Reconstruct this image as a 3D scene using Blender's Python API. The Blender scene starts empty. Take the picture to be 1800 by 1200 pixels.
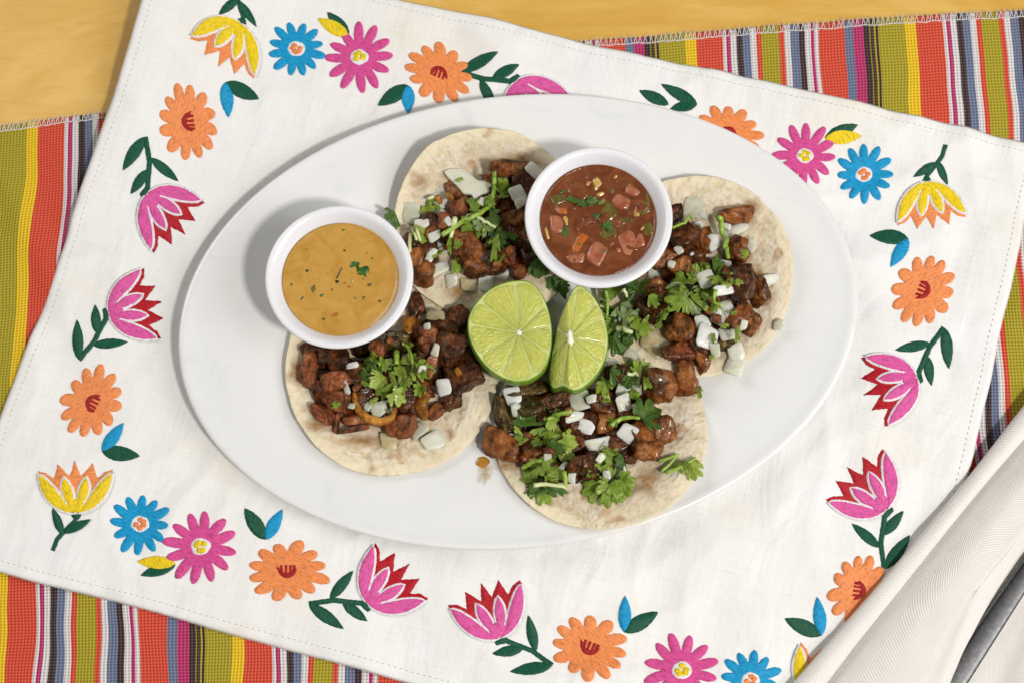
import bpy, bmesh, math, random
import numpy as np
from mathutils import Vector, noise, geometry

# ------------------------------------------------------------------ camera, light, exposure
S = bpy.context.scene
COL = S.collection
TH = math.radians(13.5); DIST = 0.78; FPX = 2500.0
cam_d = bpy.data.cameras.new('camera'); cam = bpy.data.objects.new('camera', cam_d); COL.objects.link(cam)
cam.location = (0, -DIST*math.sin(TH), DIST*math.cos(TH)); cam.rotation_euler = (TH, 0, 0)
cam_d.lens = 50; cam_d.sensor_width = 36; cam_d.clip_start = 0.01; cam_d.clip_end = 50
cam_d.dof.use_dof = True; cam_d.dof.focus_distance = 0.752; cam_d.dof.aperture_fstop = 11
S.camera = cam

W = bpy.data.worlds.new('World'); S.world = W; W.use_nodes = True
W.node_tree.nodes['Background'].inputs[0].default_value = (1.0, 0.985, 0.965, 1)
W.node_tree.nodes['Background'].inputs[1].default_value = 0.13

def area_lamp(name, direction, dist, size, power, color):
    l = bpy.data.lights.new(name, 'AREA'); l.shape = 'DISK'; l.size = size; l.energy = power; l.color = color
    o = bpy.data.objects.new(name, l); COL.objects.link(o)
    d = Vector(direction).normalized(); o.location = d*dist
    o.rotation_euler = d.to_track_quat('Z', 'Y').to_euler()
    return o
area_lamp('key_lamp', (0.50, -0.45, 1.0), 3.0, 0.32, 47, (1.0, 0.965, 0.915))
area_lamp('softbox_right', (0.95, -0.25, 0.85), 2.5, 1.5, 25, (0.99, 0.99, 1.0))
area_lamp('fill_lamp_left', (-0.85, 0.65, 0.85), 2.5, 1.5, 18, (1.0, 0.98, 0.95))  # fill lamp added to lift the ambient light, no source known on this side
S.view_settings.view_transform = 'Standard'; S.view_settings.look = 'None'
S.view_settings.gamma = 1; S.view_settings.exposure = 0.17
S.render.engine = 'CYCLES'

# ------------------------------------------------------------------ helpers
RNG = random.Random(7)
def P(px, py, z):
    """the point of the table scene seen at a spot of the 1800 x 1200 photograph, at height z"""
    dx = (px-900)/FPX; v = (600-py)/FPX
    dy = math.sin(TH)+v*math.cos(TH); dz = -math.cos(TH)+v*math.sin(TH)
    cx, cy, cz = cam.location
    t = (z-cz)/dz
    return Vector((cx+t*dx, cy+t*dy, z))
def nz(x, y, z=0.0): return noise.noise((x, y, z))
def sstep(a, b, x):
    t = min(1, max(0, (x-a)/(b-a))); return t*t*(3-2*t)

ORIGIN = {}
def empty(name, loc, label=None, cat=None, group=None):
    o = bpy.data.objects.new(name, None); COL.objects.link(o); o.location = loc; o.empty_display_size = 0.01
    ORIGIN[o.name] = Vector(loc); tag(o, label, cat, group); return o
def tag(o, label=None, cat=None, group=None, kind=None):
    if label: o['label'] = label
    if cat: o['category'] = cat
    if group: o['group'] = group
    if kind: o['kind'] = kind
    return o
def mk(name, verts, faces, mat, parent=None, origin=None, uvs=None, smooth=True):
    """one mesh object from world-space vertices; uvs is one (u, v) per vertex"""
    if parent is not None: base = ORIGIN[parent.name] if origin is None else Vector(origin)
    else: base = Vector(origin) if origin is not None else Vector((0, 0, 0))
    me = bpy.data.meshes.new(name)
    me.from_pydata([(v[0]-base.x, v[1]-base.y, v[2]-base.z) for v in verts], [], faces)
    if uvs is not None:
        ul = me.uv_layers.new(name='UVMap')
        idx = np.empty(len(me.loops), dtype=np.int32); me.loops.foreach_get('vertex_index', idx)
        ul.data.foreach_set('uv', np.array(uvs, dtype=np.float32)[idx].ravel())
    if smooth: me.polygons.foreach_set('use_smooth', [True]*len(me.polygons))
    me.materials.append(mat)
    o = bpy.data.objects.new(name, me); COL.objects.link(o)
    o.location = base if parent is None else base-ORIGIN[parent.name]
    if parent is not None: o.parent = parent
    ORIGIN[o.name] = base
    return o
def grid_faces(nu, nv, closed_u=False):
    f = []
    for i in range(nu if closed_u else nu-1):
        for j in range(nv-1):
            a = i*nv+j; b = ((i+1) % nu)*nv+j
            f.append((a, b, b+1, a+1))
    return f
def bez(p0, p1, p2, p3, n=10):
    out = []
    for i in range(n):
        t = i/n; u = 1-t
        out.append(tuple(u**3*a+3*u*u*t*b+3*u*t*t*c+t**3*d for a, b, c, d in zip(p0, p1, p2, p3)))
    return out
def resample(poly, step):
    out = []
    n = len(poly)
    for i in range(n):
        a = Vector(poly[i][:2]); b = Vector(poly[(i+1) % n][:2]); L = (b-a).length
        k = max(1, int(round(L/step)))
        for j in range(k): out.append(a.lerp(b, j/k))
    return out
def tube(path, rad, sides=6):
    """verts, faces of a tapered tube along a list of points"""
    V, Fc = [], []
    n = len(path); rads = rad if isinstance(rad, (list, tuple)) else [rad]*n
    for i, p in enumerate(path):
        p = Vector(p); t = (Vector(path[min(n-1, i+1)])-Vector(path[max(0, i-1)])).normalized()
        s = t.cross(Vector((0, 0, 1)))
        if s.length < 1e-4: s = Vector((1, 0, 0))
        s.normalize(); u = s.cross(t)
        for k in range(sides):
            a = 2*math.pi*k/sides
            V.append(p+s*math.cos(a)*rads[i]+u*math.sin(a)*rads[i])
    Fc = []
    for i in range(n-1):
        for k in range(sides):
            a = i*sides+k; b = i*sides+(k+1) % sides
            Fc.append((a, b, b+sides, a+sides))
    Fc.append(tuple(range(sides))[::-1]); Fc.append(tuple(range((n-1)*sides, n*sides)))
    return V, Fc

# ------------------------------------------------------------------ materials
class M:
    def __init__(s, name, rough=0.5, **kw):
        s.m = bpy.data.materials.new(name); s.m.use_nodes = True
        s.nt = s.m.node_tree; s.b = s.nt.nodes['Principled BSDF']
        s.b.inputs['Roughness'].default_value = rough
        for k, v in kw.items(): s.b.inputs[k.replace('_', ' ')].default_value = v
        s.tc = s.nt.nodes.new('ShaderNodeTexCoord')
    def n(s, t, **kw):
        nd = s.nt.nodes.new('ShaderNode'+t)
        for k, v in kw.items():
            if k.startswith('i_'):
                nm = k[2:].replace('_', ' ')
                s.put(nd.inputs[int(nm) if nm.isdigit() else nm], v)
            else: setattr(nd, k, v)
        return nd
    def put(s, inp, v):
        if hasattr(v, 'links') or isinstance(v, bpy.types.NodeSocket): s.nt.links.new(v, inp)
        else: inp.default_value = v
    def co(s, kind='Object', scale=(1, 1, 1), rot=0.0):
        mp = s.n('Mapping'); s.nt.links.new(s.tc.outputs[kind], mp.inputs[0])
        mp.inputs['Scale'].default_value = scale; mp.inputs['Rotation'].default_value = (0, 0, rot)
        return mp.outputs[0]
    def noise(s, vec, scale, detail=3, rough=0.55, dist=0.0):
        nd = s.n('TexNoise', i_Vector=vec, i_Scale=scale, i_Detail=detail, i_Roughness=rough, i_Distortion=dist)
        return nd.outputs['Fac']
    def voro(s, vec, scale, feature='F1'):
        nd = s.n('TexVoronoi', i_Vector=vec, i_Scale=scale); nd.feature = feature
        return nd.outputs['Distance']
    def math(s, op, a, b=0.0, c=0.0):
        nd = s.n('Math', operation=op, i_0=a, i_1=b, i_2=c); return nd.outputs[0]
    def ramp(s, fac, stops, interp='LINEAR'):
        nd = s.n('ValToRGB', i_Fac=fac); cr = nd.color_ramp; cr.interpolation = interp
        while len(cr.elements) > 1: cr.elements.remove(cr.elements[-1])
        cr.elements[0].position = stops[0][0]; cr.elements[0].color = rgba(stops[0][1])
        for p, c in stops[1:]:
            e = cr.elements.new(p); e.color = rgba(c)
        return nd.outputs[0]
    def mix(s, fac, a, b, blend='MIX'):
        nd = s.n('Mix'); nd.data_type = 'RGBA'; nd.blend_type = blend
        s.put(nd.inputs[0], fac); s.put(nd.inputs[6], rgba(a)); s.put(nd.inputs[7], rgba(b))
        return nd.outputs[2]
    def color(s, c): s.put(s.b.inputs['Base Color'], rgba(c)); return s
    def rough(s, v): s.put(s.b.inputs['Roughness'], v); return s
    def bump(s, h, dist, strength=1.0):
        bp = s.n('Bump', i_Height=h, i_Distance=dist, i_Strength=strength)
        prev = s.b.inputs['Normal'].links
        if prev: s.nt.links.new(prev[0].from_socket, bp.inputs['Normal'])
        s.nt.links.new(bp.outputs[0], s.b.inputs['Normal']); return s
def rgba(c):
    if isinstance(c, (tuple, list)): return (c[0], c[1], c[2], 1.0) if len(c) == 3 else tuple(c)
    if isinstance(c, float): return (c, c, c, 1)
    return c
MAT = {}
def build_materials():
    # table: ochre paint with faint brushed swirls
    m = M('ochre_painted_wood', 0.42)
    sw = m.noise(m.co(scale=(5, 9, 1)), 1.6, 4, 0.55, 2.6)
    fine = m.noise(m.co(scale=(30, 160, 1), rot=0.25), 3.0, 3, 0.6, 0.8)
    c = m.ramp(sw, [(0.3, (0.62, 0.345, 0.055)), (0.5, (0.70, 0.42, 0.085)), (0.68, (0.77, 0.49, 0.13))])
    gr = m.noise(m.co(scale=(14, 120, 1), rot=0.12), 2.0, 5, 0.65, 1.6)
    c = m.mix(m.ramp(gr, [(0.50, 0.0), (0.72, 0.30)]), c, (0.48, 0.24, 0.04))
    c = m.mix(m.math('MULTIPLY', fine, 0.25), c, (0.52, 0.29, 0.06))
    m.color(c).bump(fine, 0.0002, 0.25); MAT['table'] = m.m
    # striped runner: stripes across u (one unit = one repeat), open plain weave
    m = M('striped_cotton', 0.75, Specular_IOR_Level=0.15)
    sep = m.n('SeparateXYZ', i_0=m.tc.outputs['UV']); u, v = sep.outputs[0], sep.outputs[1]
    fr = m.math('FRACT', u)
    red, wht, mag, blk = (0.74, 0.066, 0.03), (0.78, 0.75, 0.74), (0.52, 0.02, 0.15), (0.038, 0.014, 0.02)
    blu, olv, yel = (0.145, 0.19, 0.31), (0.43, 0.355, 0.010), (0.90, 0.58, 0.003)
    seq = [(red, 115), (wht, 15), (mag, 17), (wht, 26), (blk, 27), (blu, 33), (wht, 28), (red, 20), (olv, 80), (red, 22),
           (wht, 27), (blu, 35), (blk, 26), (wht, 28), (mag, 15), (wht, 16), (red, 115), (blu, 37), (mag, 45), (blk, 23),
           (olv, 7), (blk, 12), (olv, 7), (blk, 12), (olv, 115), (yel, 52)]
    tot = sum(w for _, w in seq); st = []; acc = 0
    for c, w in seq: st.append((acc/tot, c)); acc += w
    base = m.ramp(fr, st, 'CONSTANT')
    tw = 2*math.pi
    su = m.math('SINE', m.math('MULTIPLY', u, tw*72)); sv = m.math('SINE', m.math('MULTIPLY', v, tw/0.00165))
    hole = m.math('MULTIPLY', m.math('MULTIPLY_ADD', su, 0.5, 0.5), m.math('MULTIPLY_ADD', sv, 0.5, 0.5))
    holef = m.math('SMOOTH_MAX', 0.0, m.math('MULTIPLY', m.math('SUBTRACT', hole, 0.45), 1.35), 0.05)
    dark = m.mix(holef, base, (0.035, 0.02, 0.015))
    other = m.math('MULTIPLY', m.math('MULTIPLY_ADD', su, -0.5, 0.5), m.math('MULTIPLY_ADD', sv, -0.5, 0.5))
    lit = m.mix(m.math('MULTIPLY', other, 0.25), dark, m.mix(0.5, base, (0.9, 0.8, 0.6)))
    fz = m.noise(m.co('UV', (240, 900, 1)), 1.0, 2)
    c = m.mix(m.math('MULTIPLY', fz, 0.35), lit, m.mix(0.5, lit, (0.1, 0.06, 0.05)))
    m.color(c).bump(m.math('SUBTRACT', other, hole), 0.0004, 0.8); MAT['stripe'] = m.m
    # white cotton thread
    MAT['thread_white'] = M('white_thread', 0.8).color((0.74, 0.70, 0.66)).m
    MAT['hem_thread'] = M('cream_thread', 0.8).color((0.66, 0.63, 0.56)).m
    # linen
    m = M('cream_linen', 0.85, Specular_IOR_Level=0.15)
    a = m.noise(m.co('UV', (900, 26, 1)), 1.0, 3, 0.6); b = m.noise(m.co('UV', (26, 900, 1)), 1.0, 3, 0.6)
    fine = m.noise(m.co('UV', (1500, 1500, 1)), 1.0, 1)
    th = m.math('ADD', m.math('MULTIPLY', a, 0.5), m.math('MULTIPLY', b, 0.5))
    st = m.noise(m.co('UV', (9, 9, 1)), 1.0, 4, 0.6)
    c = m.ramp(st, [(0.34, (0.80, 0.80, 0.80)), (0.56, (0.80, 0.79, 0.765)), (0.74, (0.775, 0.715, 0.61))])
    c = m.mix(m.ramp(th, [(0.36, 0.0), (0.68, 0.40)]), c, (0.90, 0.88, 0.83))
    c = m.mix(m.ramp(th, [(0.30, 0.28), (0.46, 0.0)]), c, (0.55, 0.50, 0.42))
    cr = m.noise(m.co('UV', (38, 20, 1)), 1.0, 3, 0.5, 0.8)
    m.color(c).bump(m.math('MULTIPLY_ADD', fine, 0.4, th), 0.0005, 0.5).bump(cr, 0.004, 0.5); MAT['linen'] = m.m
    # embroidery threads
    def thread(name, c, var=0.35):
        m = M('embroidery_'+name, 0.45, Specular_IOR_Level=0.25)
        t = m.noise(m.co('UV', (1250, 230, 1)), 1.0, 4, 0.72)
        br = m.noise(m.co('UV', (500, 620, 1)), 1.0, 1)
        dk = tuple(x*0.5 for x in c); lt = tuple(min(1, x*1.2+0.012) for x in c)
        col = m.ramp(t, [(0.30, dk), (0.47, c), (0.70, lt)])
        col = m.mix(m.ramp(br, [(0.55, 0.0), (0.75, var)]), col, dk)
        m.color(col).bump(t, 0.0007, 0.8).bump(br, 0.0003, 0.5); MAT[name] = m.m
    thread('orange', (0.84, 0.27, 0.085)); thread('magenta', (0.66, 0.075, 0.28)); thread('pink', (0.70, 0.10, 0.34))
    thread('blue', (0.005, 0.30, 0.58)); thread('green', (0.004, 0.082, 0.042)); thread('red', (0.44, 0.005, 0.014))
    thread('yellow', (0.84, 0.60, 0.012)); thread('white', (0.80, 0.78, 0.79), 0.15); thread('maroon', (0.36, 0.010, 0.014))
    # glazed platter, a little scuffed
    m = M('white_melamine', 0.24, Coat_Weight=0.25)
    s1 = m.noise(m.co(scale=(1, 1, 1)), 26, 5, 0.62, 0.6); s2 = m.noise(m.co(scale=(60, 200, 1), rot=0.6), 1.0, 3)
    c = m.ramp(s1, [(0.40, (0.80, 0.80, 0.785)), (0.62, (0.78, 0.782, 0.772)), (0.78, (0.70, 0.71, 0.71))])
    c = m.mix(m.math('MULTIPLY', m.ramp(s2, [(0.6, 0.0), (0.75, 1.0)]), 0.12), c, (0.5, 0.5, 0.5))
    m.color(c).rough(m.ramp(s1, [(0.3, 0.14), (0.7, 0.26)])).bump(s1, 0.0004, 0.25); MAT['plate'] = m.m
    m = M('white_cup_plastic', 0.22, Subsurface_Weight=0.15, Subsurface_Scale=0.004, Coat_Weight=0.3)
    m.b.inputs['Subsurface Radius'].default_value = (1, 1, 1)
    m.color((0.83, 0.83, 0.86)); MAT['cup'] = m.m
    # tortilla
    m = M('corn_tortilla', 0.72, Subsurface_Weight=0.12, Subsurface_Scale=0.002)
    big = m.noise(m.co(), 38, 3, 0.6, 0.5); mid = m.noise(m.co(), 240, 4, 0.62); cell = m.voro(m.co(), 420)
    c = m.ramp(big, [(0.3, (0.54, 0.40, 0.23)), (0.5, (0.65, 0.53, 0.35)), (0.68, (0.72, 0.63, 0.47))])
    c = m.mix(m.ramp(mid, [(0.42, 0.0), (0.60, 0.7)]), c, (0.78, 0.72, 0.60))
    c = m.mix(m.ramp(cell, [(0.0, 0.5), (0.4, 0.0)]), c, (0.50, 0.36, 0.20))
    oil = m.noise(m.co(), 30, 3, 0.5, 0.8); rr = m.n('SeparateXYZ', i_0=m.tc.outputs['UV']).outputs[0]
    oily = m.math('MULTIPLY', m.ramp(oil, [(0.50, 0.0), (0.60, 1.0)]), m.ramp(rr, [(0.55, 1.0), (0.9, 0.15)]))
    c = m.mix(m.math('MULTIPLY', oily, 0.55), c, (0.46, 0.33, 0.17))
    c = m.mix(m.ramp(m.math('MULTIPLY_ADD', mid, 0.10, rr), [(0.90, 0.0), (1.0, 0.8)]), c, (0.80, 0.70, 0.49))
    sp = m.noise(m.co(), 75, 2, 0.5, 0.4)
    c = m.mix(m.ramp(sp, [(0.63, 0.0), (0.72, 0.6)]), c, (0.42, 0.20, 0.06))
    m.color(c).rough(m.math('MULTIPLY_ADD', oily, -0.30, 0.74)).bump(big, 0.008, 0.7).bump(mid, 0.0012, 0.7).bump(cell, 0.0004, 0.5); MAT['tortilla'] = m.m
    for nm, col in (('grease', (0.36, 0.17, 0.035)), ('drip_faint', (0.50, 0.31, 0.12))):
        m = M('stain_'+nm, 0.28); rr = m.n('SeparateXYZ', i_0=m.tc.outputs['UV']).outputs[0]; a = m.noise(m.co(), 240, 3)
        m.color(col); m.put(m.b.inputs['Alpha'], m.math('MULTIPLY', m.ramp(rr, [(0.15, 0.75), (1.0, 0.0)]), m.ramp(a, [(0.3, 0.25), (0.6, 1.0)]))); MAT[nm] = m.m
    # meat in three tones
    def meat(name, cs, rough):
        m = M('seared_pork_'+name, rough, Specular_IOR_Level=0.35, Coat_Weight=0.18, Coat_Roughness=0.10)
        m.b.inputs['Specular Tint'].default_value = (1.0, 0.80, 0.58, 1)
        o = m.n('ObjectInfo').outputs['Random']
        vec = m.n('VectorMath', operation='ADD', i_0=m.co()); 
        cmb = m.n('CombineXYZ', i_0=o, i_1=m.math('MULTIPLY', o, 7.3)); m.nt.links.new(cmb.outputs[0], vec.inputs[1])
        vec = vec.outputs[0]
        a = m.noise(vec, 150, 4, 0.62, 0.5); b = m.noise(vec, 620, 3, 0.6)
        c = m.ramp(m.math('ADD', m.math('MULTIPLY', a, 0.85), m.math('MULTIPLY', b, 0.15)), [(0.34, cs[0]), (0.47, cs[1]), (0.58, cs[2]), (0.70, cs[3])])
        ch = m.noise(vec, 85, 3, 0.6, 0.6)
        fib = m.noise(m.co(scale=(1, 0.25, 0.4)), 480, 3, 0.6)
        c = m.mix(m.math('MULTIPLY', m.ramp(fib, [(0.5, 0.0), (0.7, 1.0)]), 0.35), c, cs[3])
        c = m.mix(m.ramp(m.n('NewGeometry').outputs['Pointiness'], [(0.50, 0.0), (0.60, 0.55)]), c, cs[0])
        c = m.mix(m.ramp(ch, [(0.52, 0.0), (0.64, 0.85)]), c, cs[0])
        m.color(c).rough(m.ramp(b, [(0.35, rough-0.16), (0.65, rough+0.10)])).bump(a, 0.003, 0.55).bump(fib, 0.0012, 0.6).bump(b, 0.0007, 0.5); MAT[name] = m.m
    meat('brown', [(0.030, 0.008, 0.002), (0.20, 0.056, 0.012), (0.34, 0.112, 0.026), (0.50, 0.22, 0.075)], 0.38)
    meat('dark', [(0.007, 0.002, 0.001), (0.045, 0.011, 0.003), (0.13, 0.034, 0.008), (0.28, 0.095, 0.024)], 0.34)
    meat('meat_red', [(0.030, 0.008, 0.003), (0.17, 0.042, 0.013), (0.30, 0.086, 0.028), (0.46, 0.21, 0.10)], 0.38)
    meat('olive', [(0.010, 0.007, 0.002), (0.045, 0.028, 0.006), (0.11, 0.065, 0.013), (0.24, 0.15, 0.04)], 0.32)
    meat('amber', [(0.14, 0.045, 0.006), (0.34, 0.125, 0.014), (0.50, 0.21, 0.026), (0.62, 0.32, 0.065)], 0.28)
    # onion
    def onion(name, c1, c2, trans):
        m = M('raw_onion_'+name, 0.26, IOR=1.36, Subsurface_Weight=0.6, Subsurface_Scale=0.006, Transmission_Weight=trans)
        m.b.inputs['Subsurface Radius'].default_value = (1, 1, 0.7)
        a = m.noise(m.co(scale=(1, 3, 1)), 160, 3, 0.5)
        ly = m.n('TexWave', i_Vector=m.co(rot=0.7), i_Scale=60.0, i_Distortion=9.0, i_Detail=3.0).outputs['Fac']
        c = m.mix(m.math('MULTIPLY', ly, 0.10), m.ramp(a, [(0.35, c1), (0.62, c2)]), (0.93, 0.93, 0.86))
        m.color(c).bump(m.math('MULTIPLY_ADD', ly, 0.10, a), 0.0012, 0.4); MAT[name] = m.m
    onion('onion', (0.73, 0.725, 0.53), (0.83, 0.825, 0.68), 0.10)
    onion('onion_white', (0.77, 0.77, 0.64), (0.85, 0.85, 0.76), 0.05)
    onion('onion_clear', (0.66, 0.655, 0.47), (0.77, 0.765, 0.61), 0.32)
    onion('onion_cooked', (0.52, 0.40, 0.17), (0.68, 0.59, 0.35), 0.28)
    # cilantro
    def leaf(name, c1, c2, vein):
        m = M('cilantro_'+name, 0.36, Coat_Weight=0.15)
        sep = m.n('SeparateXYZ', i_0=m.tc.outputs['UV'])
        vn = m.math('ABSOLUTE', m.math('SINE', m.math('MULTIPLY', sep.outputs[0], 26.0)))
        vm = m.math('MULTIPLY', m.ramp(vn, [(0.0, 1.0), (0.22, 0.0)]), m.math('SUBTRACT', 1.15, sep.outputs[1]))
        a = m.noise(m.co(), 260, 3, 0.6)
        c = m.mix(m.math('MULTIPLY', vm, 0.6), m.ramp(a, [(0.34, c1), (0.64, c2)]), vein)
        m.color(c).bump(m.math('MULTIPLY_ADD', a, 0.8, m.math('MULTIPLY', vn, 0.5)), 0.0009, 0.6)
        tr = m.n('BsdfTranslucent', i_Color=c); mx = m.n('MixShader', i_0=0.32, i_1=m.b.outputs[0], i_2=tr.outputs[0])
        m.nt.links.new(mx.outputs[0], m.nt.nodes['Material Output'].inputs[0]); MAT[name] = m.m
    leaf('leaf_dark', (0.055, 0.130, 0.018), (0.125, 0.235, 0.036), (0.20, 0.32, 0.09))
    leaf('leaf_mid', (0.19, 0.315, 0.02), (0.35, 0.48, 0.065), (0.42, 0.55, 0.14))
    leaf('leaf_lime', (0.30, 0.42, 0.03), (0.46, 0.57, 0.10), (0.58, 0.67, 0.22))
    leaf('leaf_pale', (0.24, 0.34, 0.11), (0.40, 0.50, 0.23), (0.52, 0.62, 0.38))
    m = M('cilantro_stem', 0.3, Subsurface_Weight=0.3, Subsurface_Scale=0.002); a = m.noise(m.co(), 300, 2)
    m.color(m.ramp(a, [(0.35, (0.20, 0.36, 0.03)), (0.65, (0.40, 0.53, 0.10))])); MAT['stem'] = m.m
    MAT['stem_pale'] = M('cilantro_stem_pale', 0.3, Subsurface_Weight=0.3, Subsurface_Scale=0.002).color((0.66, 0.72, 0.38)).m
    # lime
    m = M('lime_rind', 0.38, Coat_Weight=0.2); a = m.voro(m.co(), 700); b = m.noise(m.co(), 60, 2)
    m.color(m.ramp(b, [(0.35, (0.10, 0.23, 0.010)), (0.65, (0.24, 0.40, 0.025))])).bump(a, 0.0006, 0.7); MAT['rind'] = m.m
    m = M('lime_pith', 0.5, Subsurface_Weight=0.3, Subsurface_Scale=0.003); a = m.noise(m.co(), 300, 2)
    m.color(m.ramp(a, [(0.3, (0.58, 0.61, 0.18)), (0.7, (0.66, 0.68, 0.27))])); MAT['pith'] = m.m
    MAT['core'] = M('lime_core', 0.5, Subsurface_Weight=0.3, Subsurface_Scale=0.003).color((0.84, 0.85, 0.68)).m
    m = M('lime_flesh', 0.17, IOR=1.36, Subsurface_Weight=0.5, Subsurface_Scale=0.006, Coat_Weight=0.4, Coat_Roughness=0.08)
    m.b.inputs['Subsurface Radius'].default_value = (1, 1, 0.3)
    a = m.noise(m.co('UV', (26, 3.0, 1)), 1.0, 3, 0.55, 0.3); b = m.voro(m.co('UV', (16, 7, 1)), 1.0)
    c = m.ramp(a, [(0.3, (0.48, 0.50, 0.070)), (0.5, (0.57, 0.585, 0.125)), (0.7, (0.66, 0.67, 0.23))])
    m.color(c).bump(a, 0.0008, 0.5).bump(b, 0.0012, 0.6); MAT['flesh'] = m.m
    # sauces
    m = M('tan_chile_sauce', 0.16, Subsurface_Weight=0.25, Subsurface_Scale=0.004); a = m.noise(m.co(), 85, 5, 0.65, 0.8); b = m.noise(m.co(), 900, 2)
    c = m.ramp(a, [(0.3, (0.45, 0.235, 0.036)), (0.5, (0.54, 0.30, 0.062)), (0.72, (0.59, 0.35, 0.085))])
    c = m.mix(m.ramp(b, [(0.68, 0.0), (0.74, 0.5)]), c, (0.28, 0.12, 0.01))
    m.color(c).bump(b, 0.0002, 0.3); MAT['sauce'] = m.m
    m = M('red_salsa', 0.12, Subsurface_Weight=0.25, Subsurface_Scale=0.004); a = m.noise(m.co(), 110, 5, 0.65, 0.8)
    m.color(m.ramp(a, [(0.3, (0.11, 0.028, 0.008)), (0.5, (0.175, 0.050, 0.016)), (0.72, (0.27, 0.09, 0.034))])).bump(a, 0.0006, 0.4); MAT['salsa'] = m.m
    def chunk(name, c1, c2):
        m = M('salsa_'+name, 0.14, Subsurface_Weight=0.3, Subsurface_Scale=0.003); a = m.noise(m.co(), 200, 3)
        m.color(m.ramp(a, [(0.35, c1), (0.65, c2)])).bump(a, 0.0006, 0.3); MAT[name] = m.m
    chunk('tomato_orange', (0.42, 0.11, 0.018), (0.50, 0.14, 0.03)); chunk('tomato_pink', (0.30, 0.085, 0.035), (0.44, 0.17, 0.095))
    chunk('pepper_green', (0.11, 0.075, 0.012), (0.17, 0.14, 0.03)); chunk('seed', (0.45, 0.28, 0.06), (0.55, 0.38, 0.12))
    chunk('herb', (0.03, 0.10, 0.015), (0.07, 0.17, 0.04)); chunk('herb_dark', (0.02, 0.02, 0.004), (0.04, 0.045, 0.012))
    MAT['drip'] = M('sauce_drip', 0.12).color((0.42, 0.19, 0.03)).m
    # napkin: herringbone
    m = M('herringbone_cotton', 0.85, Specular_IOR_Level=0.2)
    sep = m.n('SeparateXYZ', i_0=m.tc.outputs['UV']); u, v = sep.outputs[0], sep.outputs[1]
    ph = m.math('ADD', v, m.math('MULTIPLY', m.math('PINGPONG', u, 0.0105), 1.5))
    wv = m.math('MULTIPLY_ADD', m.math('SINE', m.math('MULTIPLY', ph, 2*math.pi/0.0016)), 0.5, 0.5)
    wb = m.noise(m.co('UV', (1200, 1200, 1)), 1.0, 1)
    c = m.mix(wv, (0.74, 0.69, 0.635), (0.87, 0.84, 0.80)); 
    m.color(c).bump(m.math('MULTIPLY_ADD', wb, 0.8, wv), 0.0004, 0.45); MAT['napkin'] = m.m
    m = M('brushed_steel', 0.36, Metallic=1.0); a = m.noise(m.co(scale=(60, 900, 60)), 1.0, 3); b = m.noise(m.co(), 420, 3)
    m.color(m.ramp(b, [(0.4, (0.085, 0.084, 0.086)), (0.7, (0.12, 0.12, 0.12))])).rough(0.36); MAT['steel'] = m.m
build_materials()

# ------------------------------------------------------------------ table
t = mk('table', [(-1.2, -0.9, 0), (1.2, -0.9, 0), (1.2, 0.9, 0), (-1.2, 0.9, 0), (-1.2, -0.9, -0.03), (1.2, -0.9, -0.03), (1.2, 0.9, -0.03), (-1.2, 0.9, -0.03)],
       [(0, 1, 2, 3), (7, 6, 5, 4), (0, 4, 5, 1), (1, 5, 6, 2), (2, 6, 7, 3), (3, 7, 4, 0)], MAT['table'], smooth=False)
tag(t, 'ochre yellow painted table top with faint brushed swirls', 'table', kind='structure')

# ------------------------------------------------------------------ striped runner
EDGE = [(-400, 272), (0, 222), (195, 197), (600, 132), (1030, 74), (1300, 52), (1500, 36), (1800, 19), (2300, -8)]
def edge_y(x):
    for (x0, y0), (x1, y1) in zip(EDGE, EDGE[1:]):
        if x <= x1: return y0+(y1-y0)*(x-x0)/(x1-x0)
    return EDGE[-1][1]
def runner_pt(s, t):
    """s in repeats of the stripe pattern, t from the stitched edge (0) to past the bottom of the picture (1)"""
    xt = 68+385*s; xb = -1+424*s
    a = P(xt, edge_y(xt), 0.001); b = P(xb, 1330, 0.001)
    p = a.lerp(b, t)
    w = 0.0035*nz(s*1.3, t*5.0, 3.0)*min(1, t*8)+0.0012*nz(s*6, t*16, 9.0)*min(1, t*8)
    p.x += w; p.y += 0.0008*nz(p.x*30, 2.0)*(1-t)
    lift = 0.0009+0.0009*(nz(p.x*14, p.y*11, 1.0)+0.6)
    d = ((p.x+0.262)+(p.y-0.05)*0.55); lift += 0.0025*math.exp(-(d/0.010)**2)*sstep(0.0, 0.03, p.y+0.02)*(1-sstep(0.09, 0.12, p.y))
    p.z = max(0.0006, min(lift, 0.0045))
    return p
NS, NT = 230, 170
V = []; UV = []
for i in range(NS):
    s = -0.55+5.5*i/(NS-1)
    for j in range(NT):
        t = j/(NT-1); p = runner_pt(s, t); V.append(p)
        UV.append((s, t*0.37))
runner = mk('striped_table_runner', V, grid_faces(NS, NT), MAT['stripe'], origin=(0, 0, 0), uvs=UV)
tag(runner, 'woven table runner in red, olive, white, magenta and black stripes under the placemat', 'table runner')
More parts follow.
